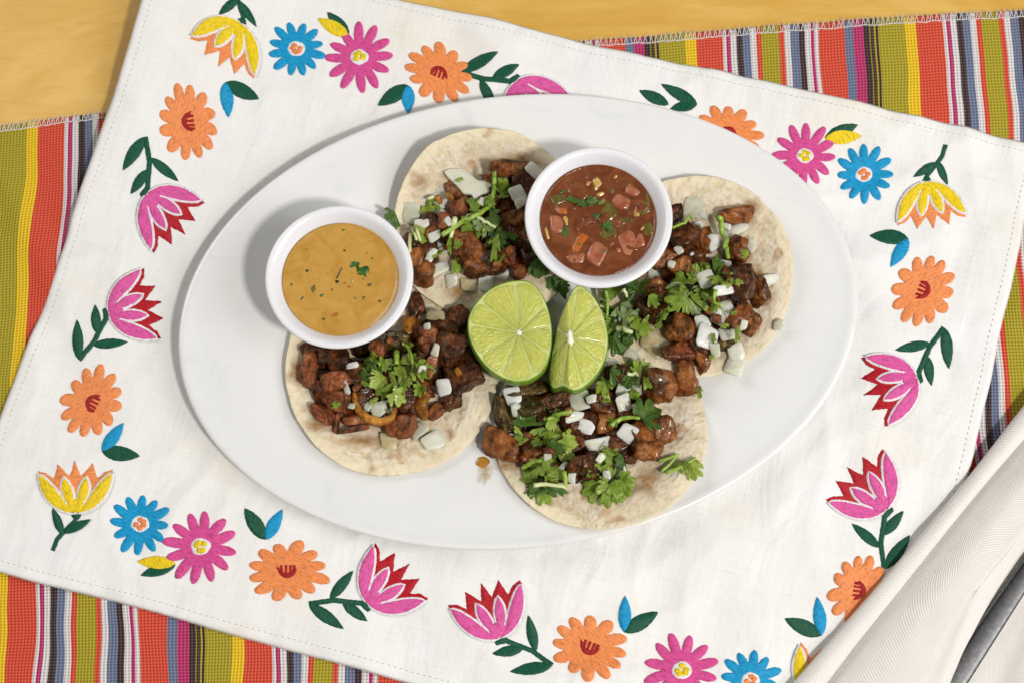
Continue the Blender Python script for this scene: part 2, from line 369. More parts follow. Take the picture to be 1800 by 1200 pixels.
# overlocked edge: slanted loops over the rim and a running thread below
V = []; Fc = []
def add_tube(path, r, sides=5):
    v, f = tube(path, r, sides); k = len(V); V.extend(v); Fc.extend([tuple(i+k for i in q) for q in f])
s = -0.5; prev = None
while s < 4.9:
    j = RNG.uniform(-0.004, 0.004)
    a = runner_pt(s+j, 0.010+RNG.uniform(-.001, .001)); b = runner_pt(s+0.008+j, -0.0015)
    a.z += 0.0005; b.z += 0.0007; c = a.lerp(b, 0.5); c.z += 0.0004
    if 0.02 < RNG.random(): add_tube([a, c, b], 0.00022)
    b2 = runner_pt(s+0.014+j, 0.0085); b2.z += 0.0005
    add_tube([b, b2], 0.0002)
    if prev is not None: add_tube([prev, a], 0.0003)
    prev = a; s += 0.0225
o = mk('edge_stitching', V, Fc, MAT['thread_white'], parent=runner); tag(o, kind='stuff')
# frayed fibres beyond the edge
V = []; Fc = []
for k in range(700):
    s = RNG.uniform(-0.5, 4.9); a = runner_pt(s, 0.0); b = a+Vector((RNG.uniform(-.0012, .0012), RNG.uniform(.0004, .0022), 0.0003+RNG.uniform(0, .0008)))
    a.z += 0.0003; add_tube([a, b], 0.00007, 3)
o = mk('frayed_fibre', V, Fc, MAT['thread_white'], parent=runner); tag(o, kind='stuff')

# section and plan of the oval platter
PLX, PLY, PA, PB, PR = 0.004, 0.0113, 0.1836, 0.1254, math.radians(7)
PROF = [(0.0, 0.0112), (0.35, 0.0112), (0.56, 0.0114), (0.63, 0.0122), (0.70, 0.0145), (0.77, 0.0163), (0.86, 0.0174), (0.950, 0.0182), (0.975, 0.0192), (0.990, 0.0193), (1.0, 0.0184),
        (0.998, 0.0167), (0.985, 0.0156), (0.93, 0.0140), (0.80, 0.0115), (0.68, 0.0086), (0.62, 0.0076), (0.60, 0.0066), (0.575, 0.0066), (0.56, 0.0080), (0.0, 0.0084)]
def plate_rho(x, y):
    c, s = math.cos(PR), math.sin(PR); dx, dy = x-PLX, y-PLY
    return math.hypot((dx*c+dy*s)/PA, (-dx*s+dy*c)/PB)
def plate_z(x, y):
    r = plate_rho(x, y)
    for (r0, z0), (r1, z1) in zip(PROF[:10], PROF[1:11]):
        if r <= r1: return z0+(z1-z0)*(r-r0)/(r1-r0)
    return 0.0055
# ------------------------------------------------------------------ embroidered placemat
PC = [P(305, -90, 0.004), P(1832, 257, 0.004), P(1567, 1430, 0.004), P(-90, 980, 0.004)]   # TL TR BR BL
def pm_xy(u, v):
    a = PC[3].lerp(PC[2], u); b = PC[0].lerp(PC[1], u); p = a.lerp(b, v)
    n = (PC[0]-PC[3]).normalized(); r = (PC[1]-PC[0]).normalized()
    w = 0.0011*nz(u*7, v*7, 4.0)+0.0006*nz(u*17, v*17, 8.0)
    eu = (2*u-1); ev = (2*v-1)
    return p+n*(w*abs(ev)**6)+r*(0.0011*nz(v*6, u*5, 6.0)*abs(eu)**6)
_A = PC[3]; _E1 = (PC[2]-PC[3]+PC[1]-PC[0])*0.5; _E2 = (PC[0]-PC[3]+PC[1]-PC[2])*0.5
def pm_uv(x, y):
    dx, dy = x-_A.x, y-_A.y; det = _E1.x*_E2.y-_E1.y*_E2.x
    return (dx*_E2.y-dy*_E2.x)/det, (_E1.x*dy-_E1.y*dx)/det
def pm_z(x, y):
    u, v = pm_uv(x, y)
    du = min(u, 1-u)*0.508; dv = min(v, 1-v)*0.37; e = min(du, dv)
    z = 0.0052+0.0008*nz(x*13, y*13, 2.0)+0.0003*nz(x*34, y*34, 5.0)
    free = sstep(0.80, 1.0, plate_rho(x, y))
    wr = nz(x*11+1.3*nz(x*9, y*9, 7.0), y*24+1.3*nz(x*9+4, y*9, 7.0), 31.0); w2 = nz(x*30+nz(x*12, y*12, 1.0), y*15, 37.0)
    z += free*(0.0038*(0.5-abs(wr))+0.0024*(0.35-abs(w2))-0.0014)
    near = 1-sstep(0.01, 0.09, e)
    z += near*0.0014*nz(x*26+y*9, y*12-x*5, 11.0)+near*0.0006*nz(x*55-y*30, y*48+x*20, 17.0)
    hem = math.exp(-((e-0.012)/0.006)**2)
    z += 0.0004*hem+0.0010*hem*nz(x*60, y*60, 3.0)*0.6
    z += 0.0024*(1-sstep(0.0, 0.05, du))*abs(nz(v*17+u*3, 1.5))+0.0018*(1-sstep(0.0, 0.045, dv))*abs(nz(u*19+v*3, 8.5))        # ripples along the side hems
    z += 0.019*math.exp(-(max(0, u)*0.508/0.05)**2)*sstep(0.40, 1.05, v)   # the far left corner stands up
    z += 0.004*math.exp(-((u-0.80)/0.10)**2)*math.exp(-((1-v)*0.37/0.022)**2)
    z += 0.0025*math.exp(-((u-0.38)/0.06)**2)*math.exp(-((1-v)*0.37/0.03)**2)
    return z
NU, NV = 300, 220
V = []; UV = []
for i in range(NU):
    for j in range(NV):
        u = i/(NU-1); v = j/(NV-1); p = pm_xy(u, v); p.z = pm_z(p.x, p.y)
        e = min(min(u, 1-u)*0.508, min(v, 1-v)*0.37)
        if e < 0.0025: p.z -= 0.0016*(1-e/0.0025)**2
        V.append(p); UV.append((u*0.508, v*0.37))
F0 = grid_faces(NU, NV)
# turned-under rim gives the cloth its thickness
ring = [i*NV for i in range(NU)]+[(NU-1)*NV+j for j in range(1, NV)]+[i*NV+NV-1 for i in range(NU-2, -1, -1)]+[j for j in range(NV-2, 0, -1)]
k0 = len(V); ctr = (PC[0]+PC[2])*0.5
for r in ring:
    p = V[r]; q = Vector((p.x+(ctr.x-p.x)*0.006, p.y+(ctr.y-p.y)*0.006, max(0.0004, p.z-0.0013))); V.append(q); UV.append(UV[r])
n = len(ring)
F0 += [(ring[i], k0+i, k0+(i+1) % n, ring[(i+1) % n]) for i in range(n)]
placemat = mk('embroidered_placemat', V, F0, MAT['linen'], origin=PC[3], uvs=UV)
tag(placemat, 'cream linen placemat bordered with bright embroidered flowers under the oval platter', 'placemat')

def puff(name, poly, mat, parent, lo=0.0002, hi=0.0008, uvdir=0.0, fuzz=0.00012, inset=0.0006):
    """a raised patch of satin stitch: poly is a world xy outline on the placemat"""
    pts = resample(poly, 0.0009); n = len(pts)
    area = sum(pts[i].x*pts[(i+1) % n].y-pts[(i+1) % n].x*pts[i].y for i in range(n))
    if area < 0: pts.reverse()
    for i in range(n): pts[i] = pts[i]+Vector((RNG.uniform(-fuzz, fuzz), RNG.uniform(-fuzz, fuzz)))
    inn = []
    for i in range(n):
        t = (pts[(i+2) % n]-pts[i-2]); t = t.normalized() if t.length > 1e-9 else Vector((1, 0))
        inn.append(pts[i]+Vector((-t.y, t.x))*inset)
    tris = geometry.tessellate_polygon([[Vector((p.x, p.y, 0)) for p in inn]])
    ta = sum(abs((inn[b]-inn[a]).cross(inn[c]-inn[a])) for a, b, c in tris)
    if ta < 0.86*abs(area)*(1-inset*n*0.0009/max(abs(area)*0.5, 1e-9)*0.8) or ta > 1.05*abs(area):
        # the inset crossed itself at a sharp tip: shrink towards the middle instead
        cm = sum(pts, Vector((0, 0)))/n; inn = [p.lerp(cm, 0.035) for p in pts]
        tris = geometry.tessellate_polygon([[Vector((p.x, p.y, 0)) for p in inn]])
    bm = bmesh.new()
    vo = [bm.verts.new((p.x, p.y, 0)) for p in pts]; vi = [bm.verts.new((p.x, p.y, 1)) for p in inn]
    for i in range(n):
        try: bm.faces.new((vo[i], vo[(i+1) % n], vi[(i+1) % n], vi[i]))
        except ValueError: pass
    for tri in tris:
        try: bm.faces.new([vi[k] for k in tri])
        except ValueError: pass
    for _ in range(4):
        es = [e for e in bm.edges if e.calc_length() < 0.5 and (e.verts[0].co-e.verts[1].co).length > 0.003]
        if not es: break
        bmesh.ops.subdivide_edges(bm, edges=es, cuts=1); bmesh.ops.triangulate(bm, faces=[f for f in bm.faces if len(f.verts) > 4])
    bmesh.ops.recalc_face_normals(bm, faces=bm.faces)
    c, s = math.cos(uvdir), math.sin(uvdir); V = []; UV = []
    bm.verts.index_update()
    for v in bm.verts:
        x, y, h = v.co; V.append((x, y, pm_z(x, y)+lo+(hi-lo)*h)); UV.append((x*c+y*s, -x*s+y*c))
    Fc = [[v.index for v in f.verts] for f in bm.faces]
    # faces must look up
    up = sum(f.normal.z*f.calc_area() for f in bm.faces)
    if up < 0: Fc = [q[::-1] for q in Fc]
    bm.free()
    return mk(name, V, Fc, mat, parent=parent, uvs=UV)
def W2(pts): return [tuple(P(x, y, 0.0055)[:2]) for x, y in pts]
def leaf_poly(base, tip, w, bow=0.0, blunt=False):
    bx, by = base; tx, ty = tip; ax, ay = tx-bx, ty-by; L = math.hypot(ax, ay); rx, ry = -ay/L, ax/L
    left = []; right = []
    for i in range(15):
        t = i/14; prof = (math.sin(math.pi*t**0.85)**0.8)*w*0.5
        if blunt: prof = (math.sin(math.pi*(t*0.86+0.0))**0.7)*w*0.5
        off = bow*math.sin(math.pi*t)
        cx, cy = bx+ax*t+rx*off, by+ay*t+ry*off
        left.append((cx+rx*prof, cy+ry*prof)); right.append((cx-rx*prof, cy-ry*prof))
    return left+right[-2:0:-1]
def emb_leaf(base, tip, w, mat, bow=0.0, name='embroidered_leaf', hi=0.0008, blunt=False):
    d = math.atan2(-(tip[1]-base[1]), tip[0]-base[0])
    return puff(name, W2(leaf_poly(base, tip, w, bow, blunt)), MAT[mat], placemat, hi=hi, uvdir=d+0.5)
def emb_stem(pts, w):
    # smooth the polyline and give it width
    q = []
    for i in range(len(pts)-1):
        for k in range(6): t = k/6; q.append((pts[i][0]+(pts[i+1][0]-pts[i][0])*t, pts[i][1]+(pts[i+1][1]-pts[i][1])*t))
    q.append(pts[-1]); L = []; R_ = []
    for i, p in enumerate(q):
        a = q[max(0, i-3)]; b = q[min(len(q)-1, i+3)]; dx, dy = b[0]-a[0], b[1]-a[1]; l = math.hypot(dx, dy)
        nx, ny = -dy/l*w/2, dx/l*w/2; L.append((p[0]+nx, p[1]+ny)); R_.append((p[0]-nx, p[1]-ny))
    return puff('embroidered_stem', W2(L+R_[::-1]), MAT['green'], placemat, hi=0.0007, inset=0.0004)
def grow(poly, d):
    n = len(poly); out = []
    ar = sum(poly[i][0]*poly[(i+1) % n][1]-poly[(i+1) % n][0]*poly[i][1] for i in range(n)); sg = 1 if ar > 0 else -1
    for i in range(n):
        ax, ay = poly[i-1]; bx, by = poly[(i+1) % n]; dx, dy = bx-ax, by-ay; l = math.hypot(dx, dy) or 1
        out.append((poly[i][0]+sg*dy/l*d, poly[i][1]-sg*dx/l*d))
    return out
def tulip(base, tip, mirror, front, back, wide=1.0, sprig='three'):
    ax, ay = tip[0]-base[0], tip[1]-base[1]; L = math.hypot(ax, ay); sg = -1 if mirror else 1
    def T(x, y, k=1.0): return (base[0]+sg*x*k*-ay+y*ax, base[1]+sg*x*k*ax+y*ay)
    ang = math.atan2(-ay, ax)
    if sprig == 'three':
        emb_stem([T(-.04, -.03), T(-.15, -.13), T(-.447, -.38), T(-.705, -.743)], 9)
        emb_leaf(T(-.51, -.42), T(-.593, .224), 0.19*L, 'green'); emb_leaf(T(-.3175, -.30), T(.223, -.212), 0.19*L, 'green')
        emb_leaf(T(-.70, -.75), T(.033, -.604), 0.22*L, 'green')
        puff('embroidered_calyx', W2([T(-.13, .02), T(-.10, -.12), T(.10, -.10), T(.12, -.04), T(0, .03)]), MAT['green'], placemat)
    else:
        emb_stem([T(0, -.04), T(-.02, -.14), T(-.27, -.38), T(-.38, -.5), T(-.465, -.72)], 8)
        emb_leaf(T(-.27, -.42), T(-.445, .11), 0.17*L, 'green'); emb_leaf(T(-.25, -.38), T(.29, -.124), 0.17*L, 'green')
        puff('embroidered_calyx', W2([T(-.11, -.02), T(-.05, -.12), T(.05, -.12), T(.11, -.02)]), MAT['green'], placemat)
    half = [(.10, .72), (.31, .97), (.38, .67), (.52, .80), (.67, .84), (.63, .70), (.40, .38), (.1, .2)]
    bk = [(0, 1.02)]+half+[(-x, y) for x, y in half[::-1]]
    fl = puff('embroidered_tulip', W2([T(x, y, wide) for x, y in bk]), MAT[back], placemat, hi=0.0007, uvdir=ang, fuzz=0.0002)
    outer = bez((0, 0), (.34, .0), (.64, .30), (.66, .77), 12)+bez((.66, .77), (.48, .71), (.31, .43), (.14, .15), 10)+[(.08, .05)]
    inner = bez((.055, .10), (.22, .24), (.30, .48), (.20, .70), 10)+bez((.20, .70), (.06, .59), (.005, .35), (.03, .12), 10)
    body = bez((-.16, .12), (-.1, -.03), (.1, -.03), (.16, .12), 10)+[(.16, .2), (0, .3), (-.16, .2)]
    for shape, sx in ((outer, 1), (outer, -1), (inner, 1), (inner, -1)):
        q = [T(x*sx, y, wide) for x, y in shape]
        puff('petal_outline', W2(grow(q, 3.2)), MAT['white'], fl, lo=0.0006, hi=0.0012, inset=0.0003)
    puff('flower_base', W2([T(x, y, wide) for x, y in body]), MAT[front], fl, lo=0.0010, hi=0.00145, uvdir=ang)
    for shape, sx in ((outer, 1), (outer, -1), (inner, 1), (inner, -1)):
        q = [T(x*sx, y, wide) for x, y in shape]
        puff('petal', W2(q), MAT[front], fl, lo=0.0010, hi=0.0016, uvdir=ang+0.9*sx*sg, inset=0.0005)
def daisy(c, semi, up, mat, n, rin, p, ratio=1.0, centre='comb', rot=0.0):
    """up is the image direction of the short axis"""
    l = math.hypot(*up); ux, uy = up[0]/l, up[1]/l; rx, ry = -uy, ux
    pts = []; per = 16
    ks = [(RNG.uniform(0.90, 1.05), RNG.uniform(-0.10, 0.10)) for _ in range(n)]
    for k in range(n):
        for j in range(per):
            f = (j+0.5)/per-0.5
            a = 2*math.pi*(k+0.5+f+ks[k][1]*(1-4*f*f))/n+rot
            r = rin+(ks[k][0]-rin)*max(0.0, math.cos(math.pi*f))**p
            x, y = math.cos(a)*r*semi*ratio, math.sin(a)*r*semi
            pts.append((c[0]+rx*x+ux*y, c[1]+ry*x+uy*y))
    ang = math.atan2(-ry, rx)
    fl = puff('embroidered_daisy', W2(pts), MAT[mat], placemat, uvdir=ang+1.1, hi=0.0009, inset=0.0005)
    def T(x, y): return (c[0]+rx*x*semi+ux*y*semi, c[1]+ry*x*semi+uy*y*semi)
    if centre == 'comb':
        bowl = bez((-.34, .16), (-.26, -.34), (.26, -.34), (.34, .16), 12)+[(.25, .17)]+bez((.25, .17), (.18, -.12), (-.18, -.12), (-.25, .17), 12)
        pts = [T(x, y) for x, y in bowl]
        b = puff('flower_centre', W2(pts), MAT['maroon'], fl, lo=0.0008, hi=0.0014, inset=0.0003)
        for x in (-.15, -.03, .09, .18):
            q = [T(x-.035, -.12), T(x+.035, -.12), T(x*1.25+.045, .20), T(x*1.25-.045, .20)]
            puff('stamen', W2(q), MAT['maroon'], fl, lo=0.0008, hi=0.0013, inset=0.0002)
    else:
        mats, rr = centre
        oval = [T(math.cos(a)*rr*1.15+RNG.uniform(-.015, .015), math.sin(a)*rr+RNG.uniform(-.015, .015)) for a in [2*math.pi*i/16 for i in range(16)]]
        puff('flower_centre', W2(oval), MAT['white'], fl, lo=0.0008, hi=0.0012, inset=0.0003)
        for k in range(5):
            a = 2*math.pi*k/5+RNG.random(); d = rr*0.48
            bx, by = math.cos(a)*d, math.sin(a)*d
            blob = [T(bx+math.cos(q)*rr*.42, by+math.sin(q)*rr*.34) for q in [2*math.pi*i/9 for i in range(9)]]
            puff('centre_stitch', W2(blob), MAT[mats], fl, lo=0.0010, hi=0.0015, inset=0.0002)
for b, tp, mi in [((646, 1060.5), (718.5, 991.5), 0), ((191.7, 551.5), (283.3, 530), 1), ((261, 345), (326, 413), 0), ((907, 145), (962, 224), 1),
                  ((1611.7, 663), (1520, 693), 1), ((1557.9, 895.7), (1491, 820.5), 0), ((879.2, 1120.9), (846, 1025.6), 1)]:
    tulip(b, tp, mi, 'pink', 'red')
for b, tp, mi in [((134.8, 901.8), (133, 811.5), 0), ((427, 50), (387, 122.7), 1), ((1630, 320), (1640, 402), 0), ((1423, 1230), (1473, 1153), 1)]:
    tulip(b, tp, mi, 'yellow', 'orange', 1.1, 'two')
for b, tp in [((1226, 183), (1161, 149)), ((1226, 183), (1178, 191)), ((1176, 184), (1123, 159))]: emb_leaf(b, tp, 20, 'green')
for c, lo_, sh, up in [((505.8, 1004), 75, 56, (0, -1)), ((161.7, 706.7), 68, 55, (.89, .45)), ((332.8, 218.6), 66, 52, (.98, -.1)), ((772.7, 128), 64, 51, (-.35, .93)),
                       ((1281, 234), 62, 50, (-.3, .95)), ((1624, 510.7), 69, 55, (-.92, -.4)), ((1510, 1037), 68, 54, (-.97, -.15)), ((1036, 1138), 71, 58, (.35, -.93))]:
    daisy(c, sh, up, 'orange', 12, 0.50, 0.46, lo_/sh)
for c, r, k in [((353.5, 960), 68, .1), ((631.7, 101.7), 61, .3), ((1414, 276), 58, .2), ((1198, 1177), 68, .0)]:
    daisy(c, r, (0, -1), 'magenta', 12, 0.44, 0.80, 1.0, ('yellow', 0.23), k)
for c, r, k in [((246, 920), 56, .2), ((521.5, 87), 51, .0), ((1519, 307), 52, .3), ((1318.7, 1195), 56, .1)]:
    daisy(c, r, (0, -1), 'blue', 12, 0.52, 0.80, 1.0, ('orange', 0.26), k)
for j, b, g in [((467.3, 948), (497, 894.8), (429.8, 892)), ((180, 793.3), (218.3, 743.3), (246.7, 800.7)), ((398.8, 149.5), (402.6, 209), (456.3, 176.4)),
                ((718.3, 151.7), (716.7, 199.3), (664, 187.3)), ((1596.7, 419.3), (1565, 470), (1529, 413.3)), ((1097, 1110.4), (1099, 1045.8), (1157.3, 1074.2)),
                ((1444.3, 1115.8), (1437, 1048), (1379, 1086.2))]:
    emb_leaf(j, g, 27, 'green'); emb_leaf(j, b, 23, 'blue', hi=0.0010)
for j, y_, g in [((309.8, 991), (240.8, 986), (247.5, 1011)), ((613.3, 62.7), (558.3, 33.3), (575, 21.7)), ((1448.8, 244.8), (1514, 240.8), (1506, 223.2))]:
    emb_leaf(j, g, 22, 'green', bow=0); emb_leaf(j, y_, 24, 'yellow', hi=0.0010)
# hem stitches: a running stitch of small dashes just inside the rim
V = []; Fc = []
def dash(u0, v0, u1, v1):
    a = pm_xy(u0, v0); b = pm_xy(u1, v1)
    for p in (a, b): p.z = pm_z(p.x, p.y)+0.0001
    m = a.lerp(b, 0.5); m.z = pm_z(m.x, m.y)+0.0003; add_tube([a, m, b], 0.00017, 4)
st = 0.0032
for k in range(int(0.508/st)):
    u = k*st/0.508
    for v in (0.006/0.37, 1-0.006/0.37): dash(u, v, u+0.0014/0.508, v)
for k in range(int(0.37/st)):
    v = k*st/0.37
    for u in (0.006/0.508, 1-0.006/0.508): dash(u, v, u, v+0.0014/0.37)
o = mk('hem_stitching', V, Fc, MAT['hem_thread'], parent=placemat); tag(o, kind='stuff')

# ------------------------------------------------------------------ oval platter
V = []; n = 180
def smooth_prof():
    out = []
    for k in range(len(PROF)-1):
        for j in range(3):
            t = j/3; out.append(tuple(a+(b-a)*t for a, b in zip(PROF[k], PROF[k+1])))
    out.append(PROF[-1]); return out
pr = smooth_prof()
# gentle smoothing of the section
for _ in range(2): pr = [pr[0]]+[tuple((pr[i-1][q]+2*pr[i][q]+pr[i+1][q])/4 for q in (0, 1)) for i in range(1, len(pr)-1)]+[pr[-1]]
for i in range(n):
    a = 2*math.pi*i/n; c, s = math.cos(PR), math.sin(PR)
    for r, z in pr:
        ex, ey = PA*r*math.cos(a), PB*r*math.sin(a)
        V.append((PLX+ex*c-ey*s, PLY+ex*s+ey*c, z))
plate = mk('oval_platter', V, grid_faces(n, len(pr), True), MAT['plate'], origin=(PLX, PLY, 0.006))
tag(plate, 'large white oval platter carrying four tacos on the placemat', 'platter')
# sauce drip on the platter
def blob(name, px, py, w, h, z, mat, thick, rot=0, parent=None, label=None, cat=None, group=None, jit=0.12, zf=None):
    c = P(px, py, z); V = []; UVb = []; nr, na = 6, 22; rd = math.radians(rot); sd = RNG.random()*50
    for i in range(nr+1):
        r = i/nr
        for k in range(na):
            a = 2*math.pi*k/na; q = 1+jit*2*nz(math.cos(a)*1.3+sd, math.sin(a)*1.3)
            lx, ly = math.cos(a)*r*w*q*0.00015, math.sin(a)*r*h*q*0.00015
            x = c.x+lx*math.cos(rd)-ly*math.sin(rd); y = c.y+lx*math.sin(rd)+ly*math.cos(rd)
            zz = (zf(x, y) if zf else z)
            V.append((x, y, zz+thick*(1-r**3)*(1 if r < 1 else 0))); UVb.append((r, k/na))
    Fc = []
    for i in range(nr):
        for k in range(na):
            a = i*na+k; b = i*na+(k+1) % na; Fc.append((a, a+na, b+na, b) if i else (a, a+na, b+na))
    o = mk(name, V, Fc, mat, parent=parent, origin=None if parent else (c.x, c.y, z), uvs=UVb)
    if label: tag(o, label, cat, group)
    return o
blob('sauce_drip', 848, 811, 24, 20, 0.0124, MAT['drip'], 0.0006, label='small amber drip of sauce on the platter between the two lower tacos', cat='sauce drip', zf=lambda x, y: plate_z(x, y)+0.0003)

# ------------------------------------------------------------------ height map of the plate and the food on it
HX0, HY0, HR, HNX, HNY = -0.21, -0.16, 0.0005, 840, 660
gx = HX0+HR*np.arange(HNX); gy = HY0+HR*np.arange(HNY); GX, GY = np.meshgrid(gx, gy)
c_, s_ = math.cos(PR), math.sin(PR)
rho = np.hypot(((GX-PLX)*c_+(GY-PLY)*s_)/PA, (-(GX-PLX)*s_+(GY-PLY)*c_)/PB)
HM = np.interp(rho, [p[0] for p in PROF[:11]], [p[1] for p in PROF[:11]])
def hm_i(x, y): return int(round((x-HX0)/HR)), int(round((y-HY0)/HR))
def hm_get(x, y):
    i, j = hm_i(x, y); return float(HM[min(max(j, 0), HNY-1), min(max(i, 0), HNX-1)])
def hm_pct(x, y, r, q):
    i, j = hm_i(x, y); k = max(1, int(r/HR)); return float(np.percentile(HM[max(0, j-k):j+k+1, max(0, i-k):i+k+1], q))
def hm_dome(x, y, z, a, b, c, rot):
    """stamp the upper half of an ellipsoid"""
    R = max(a, b); i, j = hm_i(x, y); k = int(R/HR)+1
    sl = (slice(max(0, j-k), j+k+1), slice(max(0, i-k), i+k+1))
    X, Y = GX[sl]-x, GY[sl]-y; co, si = math.cos(rot), math.sin(rot)
    q = ((X*co+Y*si)/a)**2+((-X*si+Y*co)/b)**2
    top = np.where(q < 1, z+c*np.sqrt(np.maximum(0, 1-q))**0.6, 0)
    HM[sl] = np.maximum(HM[sl], top)

# ------------------------------------------------------------------ tortillas
def tortilla(cx, cy, rx, ry, base, lift, lift_dir, seed, label, bend=0.004):
    """cx.. in photograph pixels; lift: extra height of the edge towards lift_dir (degrees)"""
    c = P(cx, cy, 0.02); k = (0.78-0.02)/FPX; RX, RY = rx*k, ry*k/0.965
    def zf(x, y):
        lx, ly = (x-c.x)/RX, (y-c.y)/RY; r = math.hypot(lx, ly); a = math.atan2(ly, lx)
        z = plate_z(x, y) if plate_rho(x, y) < 1 else 0.0188
        z = max(z, 0.0112)+base+0.0012*nz(x*55, y*55, seed)*min(1, r*1.5)
        z += bend*r*r*(0.5+1.2*nz(math.cos(a)*1.2+seed, math.sin(a)*1.2))
        z += lift*max(0, math.cos(a-math.radians(lift_dir)))**2*r**3
        return z
    def edge(a): return 1+0.030*nz(math.cos(a)*1.6+seed, math.sin(a)*1.6, 1)+0.010*nz(math.cos(a)*7, math.sin(a)*7, seed)
    nr, na = 44, 130; V = []; UVt = []; th = 0.0019
    for side in (0, 1):
        for i in range(nr+1):
            r = i/nr
            for j in range(na):
                a = 2*math.pi*j/na; q = edge(a)*r
                x, y = c.x+math.cos(a)*q*RX, c.y+math.sin(a)*q*RY
                h = th*(1-0.45*r**8)
                V.append((x, y, zf(x, y)+(h if side == 0 else 0.0))); UVt.append((r, j/na))
    # round the rim: a middle ring pushed out
    m0 = len(V)
    for j in range(na):
        a = 2*math.pi*j/na; q = edge(a)+0.009; x, y = c.x+math.cos(a)*q*RX, c.y+math.sin(a)*q*RY
        V.append((x, y, zf(x, y)+th*0.35)); UVt.append((1.0, j/na))
    Fc = []; off = (nr+1)*na
    for i in range(nr):
        for j in range(na):
            a, b = i*na+j, i*na+(j+1) % na
            Fc.append((a, a+na, b+na, b)); Fc.append((off+a, off+b, off+b+na, off+a+na))
    for j in range(na):
        a, b = nr*na+j, nr*na+(j+1) % na
        Fc.append((a, m0+j, m0+(j+1) % na, b)); Fc.append((m0+j, off+a, off+b, m0+(j+1) % na))
    o = mk('tortilla', V, Fc, MAT['tortilla'], origin=(c.x, c.y, zf(c.x, c.y)), uvs=UVt)
    tag(o, label, 'tortilla', 'corn tortillas on the platter')
    q = ((GX-c.x)/RX)**2+((GY-c.y)/RY)**2
    for j, i in zip(*np.nonzero(q < 1)):
        if (i+j) % 2 == 0 or True:
            pass
    # stamp through a coarse sample of the top
    ii, jj = np.nonzero(q < 1)
    for y_i, x_i in zip(ii[::1], jj[::1]):
        if y_i % 4 == 0 and x_i % 4 == 0:
            z = zf(gx[x_i], gy[y_i])+th
            blk = HM[y_i:y_i+4, x_i:x_i+4]; np.maximum(blk, z, out=blk)
    return o, zf
tC, zC = tortilla(688, 643, 186, 184, 0.0006, 0.003, 200, 3.1, 'corn tortilla under the tan sauce cup, at the lower left')
tD, zD = tortilla(1056, 748, 184, 172, 0.0006, 0.003, 290, 7.7, 'corn tortilla at the bottom of the platter below the lime wedges')
tB, zB = tortilla(1218, 484, 173, 176, 0.0030, 0.005, 40, 12.4, 'corn tortilla on the right side of the platter beside the red salsa cup')
tA, zA = tortilla(862, 398, 170, 166, 0.0036, 0.012, 115, 21.9, 'corn tortilla at the top of the platter between the two cups')

for tt, zt, px, py, w, h in [(tD, zD, 1135, 848, 60, 70), (tD, zD, 1030, 872, 26, 24), (tD, zD, 890, 815, 50, 40), (tB, zB, 1331, 486, 36, 40), (tB, zB, 1318, 372, 34, 34), (tB, zB, 1342, 530, 46, 40),
                                (tC, zC, 522, 655, 40, 60), (tC, zC, 793, 762, 18, 26), (tC, zC, 560, 750, 60, 34), (tC, zC, 640, 775, 90, 30), (tA, zA, 805, 512, 60, 36), (tA, zA, 905, 290, 110, 34), (tA, zA, 740, 330, 46, 40)]:
    blob('grease_stain', px, py, w, h, 0.017, MAT['grease'], 0.0, parent=tt, jit=0.25, zf=lambda x, y, f=zt: f(x, y)+0.0022)
blob('sauce_smear', 852, 832, 30, 50, 0.0124, MAT['drip_faint'], 0.0, label='faint watery smear on the platter just below the amber drip', cat='sauce smear', jit=0.25, zf=lambda x, y: plate_z(x, y)+0.0002)

# ------------------------------------------------------------------ sauce cups
CH = 0.036
CUP = [(0.0, 0.0025), (0.018, 0.0025), (0.0185, 0.0), (0.0225, 0.0), (0.0245, 0.0012), (0.0285, 0.010), (0.0325, 0.021), (0.0352, 0.0285), (0.0372, 0.0325), (0.0382, 0.0340), (0.0384, 0.0350), (0.0380, 0.0358), (0.0370, 0.0360), (0.0358, 0.0358),
       (0.0345, 0.0350), (0.0332, 0.0335), (0.0312, 0.0312), (0.0295, 0.0285), (0.0275, 0.020), (0.0245, 0.010), (0.020, 0.0055), (0.0, 0.0050)]
def lathe(prof, c, n=96):
    V = []
    for i in range(n):
        a = 2*math.pi*i/n
        for r, z in prof: V.append((c.x+r*math.cos(a), c.y+r*math.sin(a), c.z+z))
    return V, grid_faces(n, len(prof), True)
def cup(px, py, base, label):
    c = P(px, py, base+CH); c.z = base
    v, f = lathe(CUP, c); o = mk('sauce_cup', v, f, MAT['cup'], origin=c); tag(o, label, 'cup', 'white sauce cups')
    return c
cup1 = cup(596, 485, 0.0150, 'white sauce cup of tan sauce, standing at the left of the platter')
cup2 = cup(1052.5, 380.5, 0.0215, 'white sauce cup of red salsa, standing between the upper and right tacos')
SL = 0.0298; SR = 0.0302
def sauce_surface(name, c, mat, label):
    prof = [(0.0, SL), (0.010, SL+0.0001), (0.022, SL), (0.0280, SL+0.0001), (0.0296, SL+0.0004), (0.0303, SL+0.0009)]
    prof = prof+[(0.0265, 0.0215), (0.023, 0.011), (0.0, 0.0075)]
    v, f = lathe(prof, c, 72); o = mk(name, v, f, mat, origin=(c.x, c.y, c.z+0.0075)); tag(o, label, 'salsa'); return o
sauce1 = sauce_surface('tan_sauce', cup1, MAT['sauce'], 'tan creamy chile sauce with herb flecks filling the left cup')
sauce2 = sauce_surface('red_salsa', cup2, MAT['salsa'], 'chunky red tomato salsa filling the cup beside the upper taco')

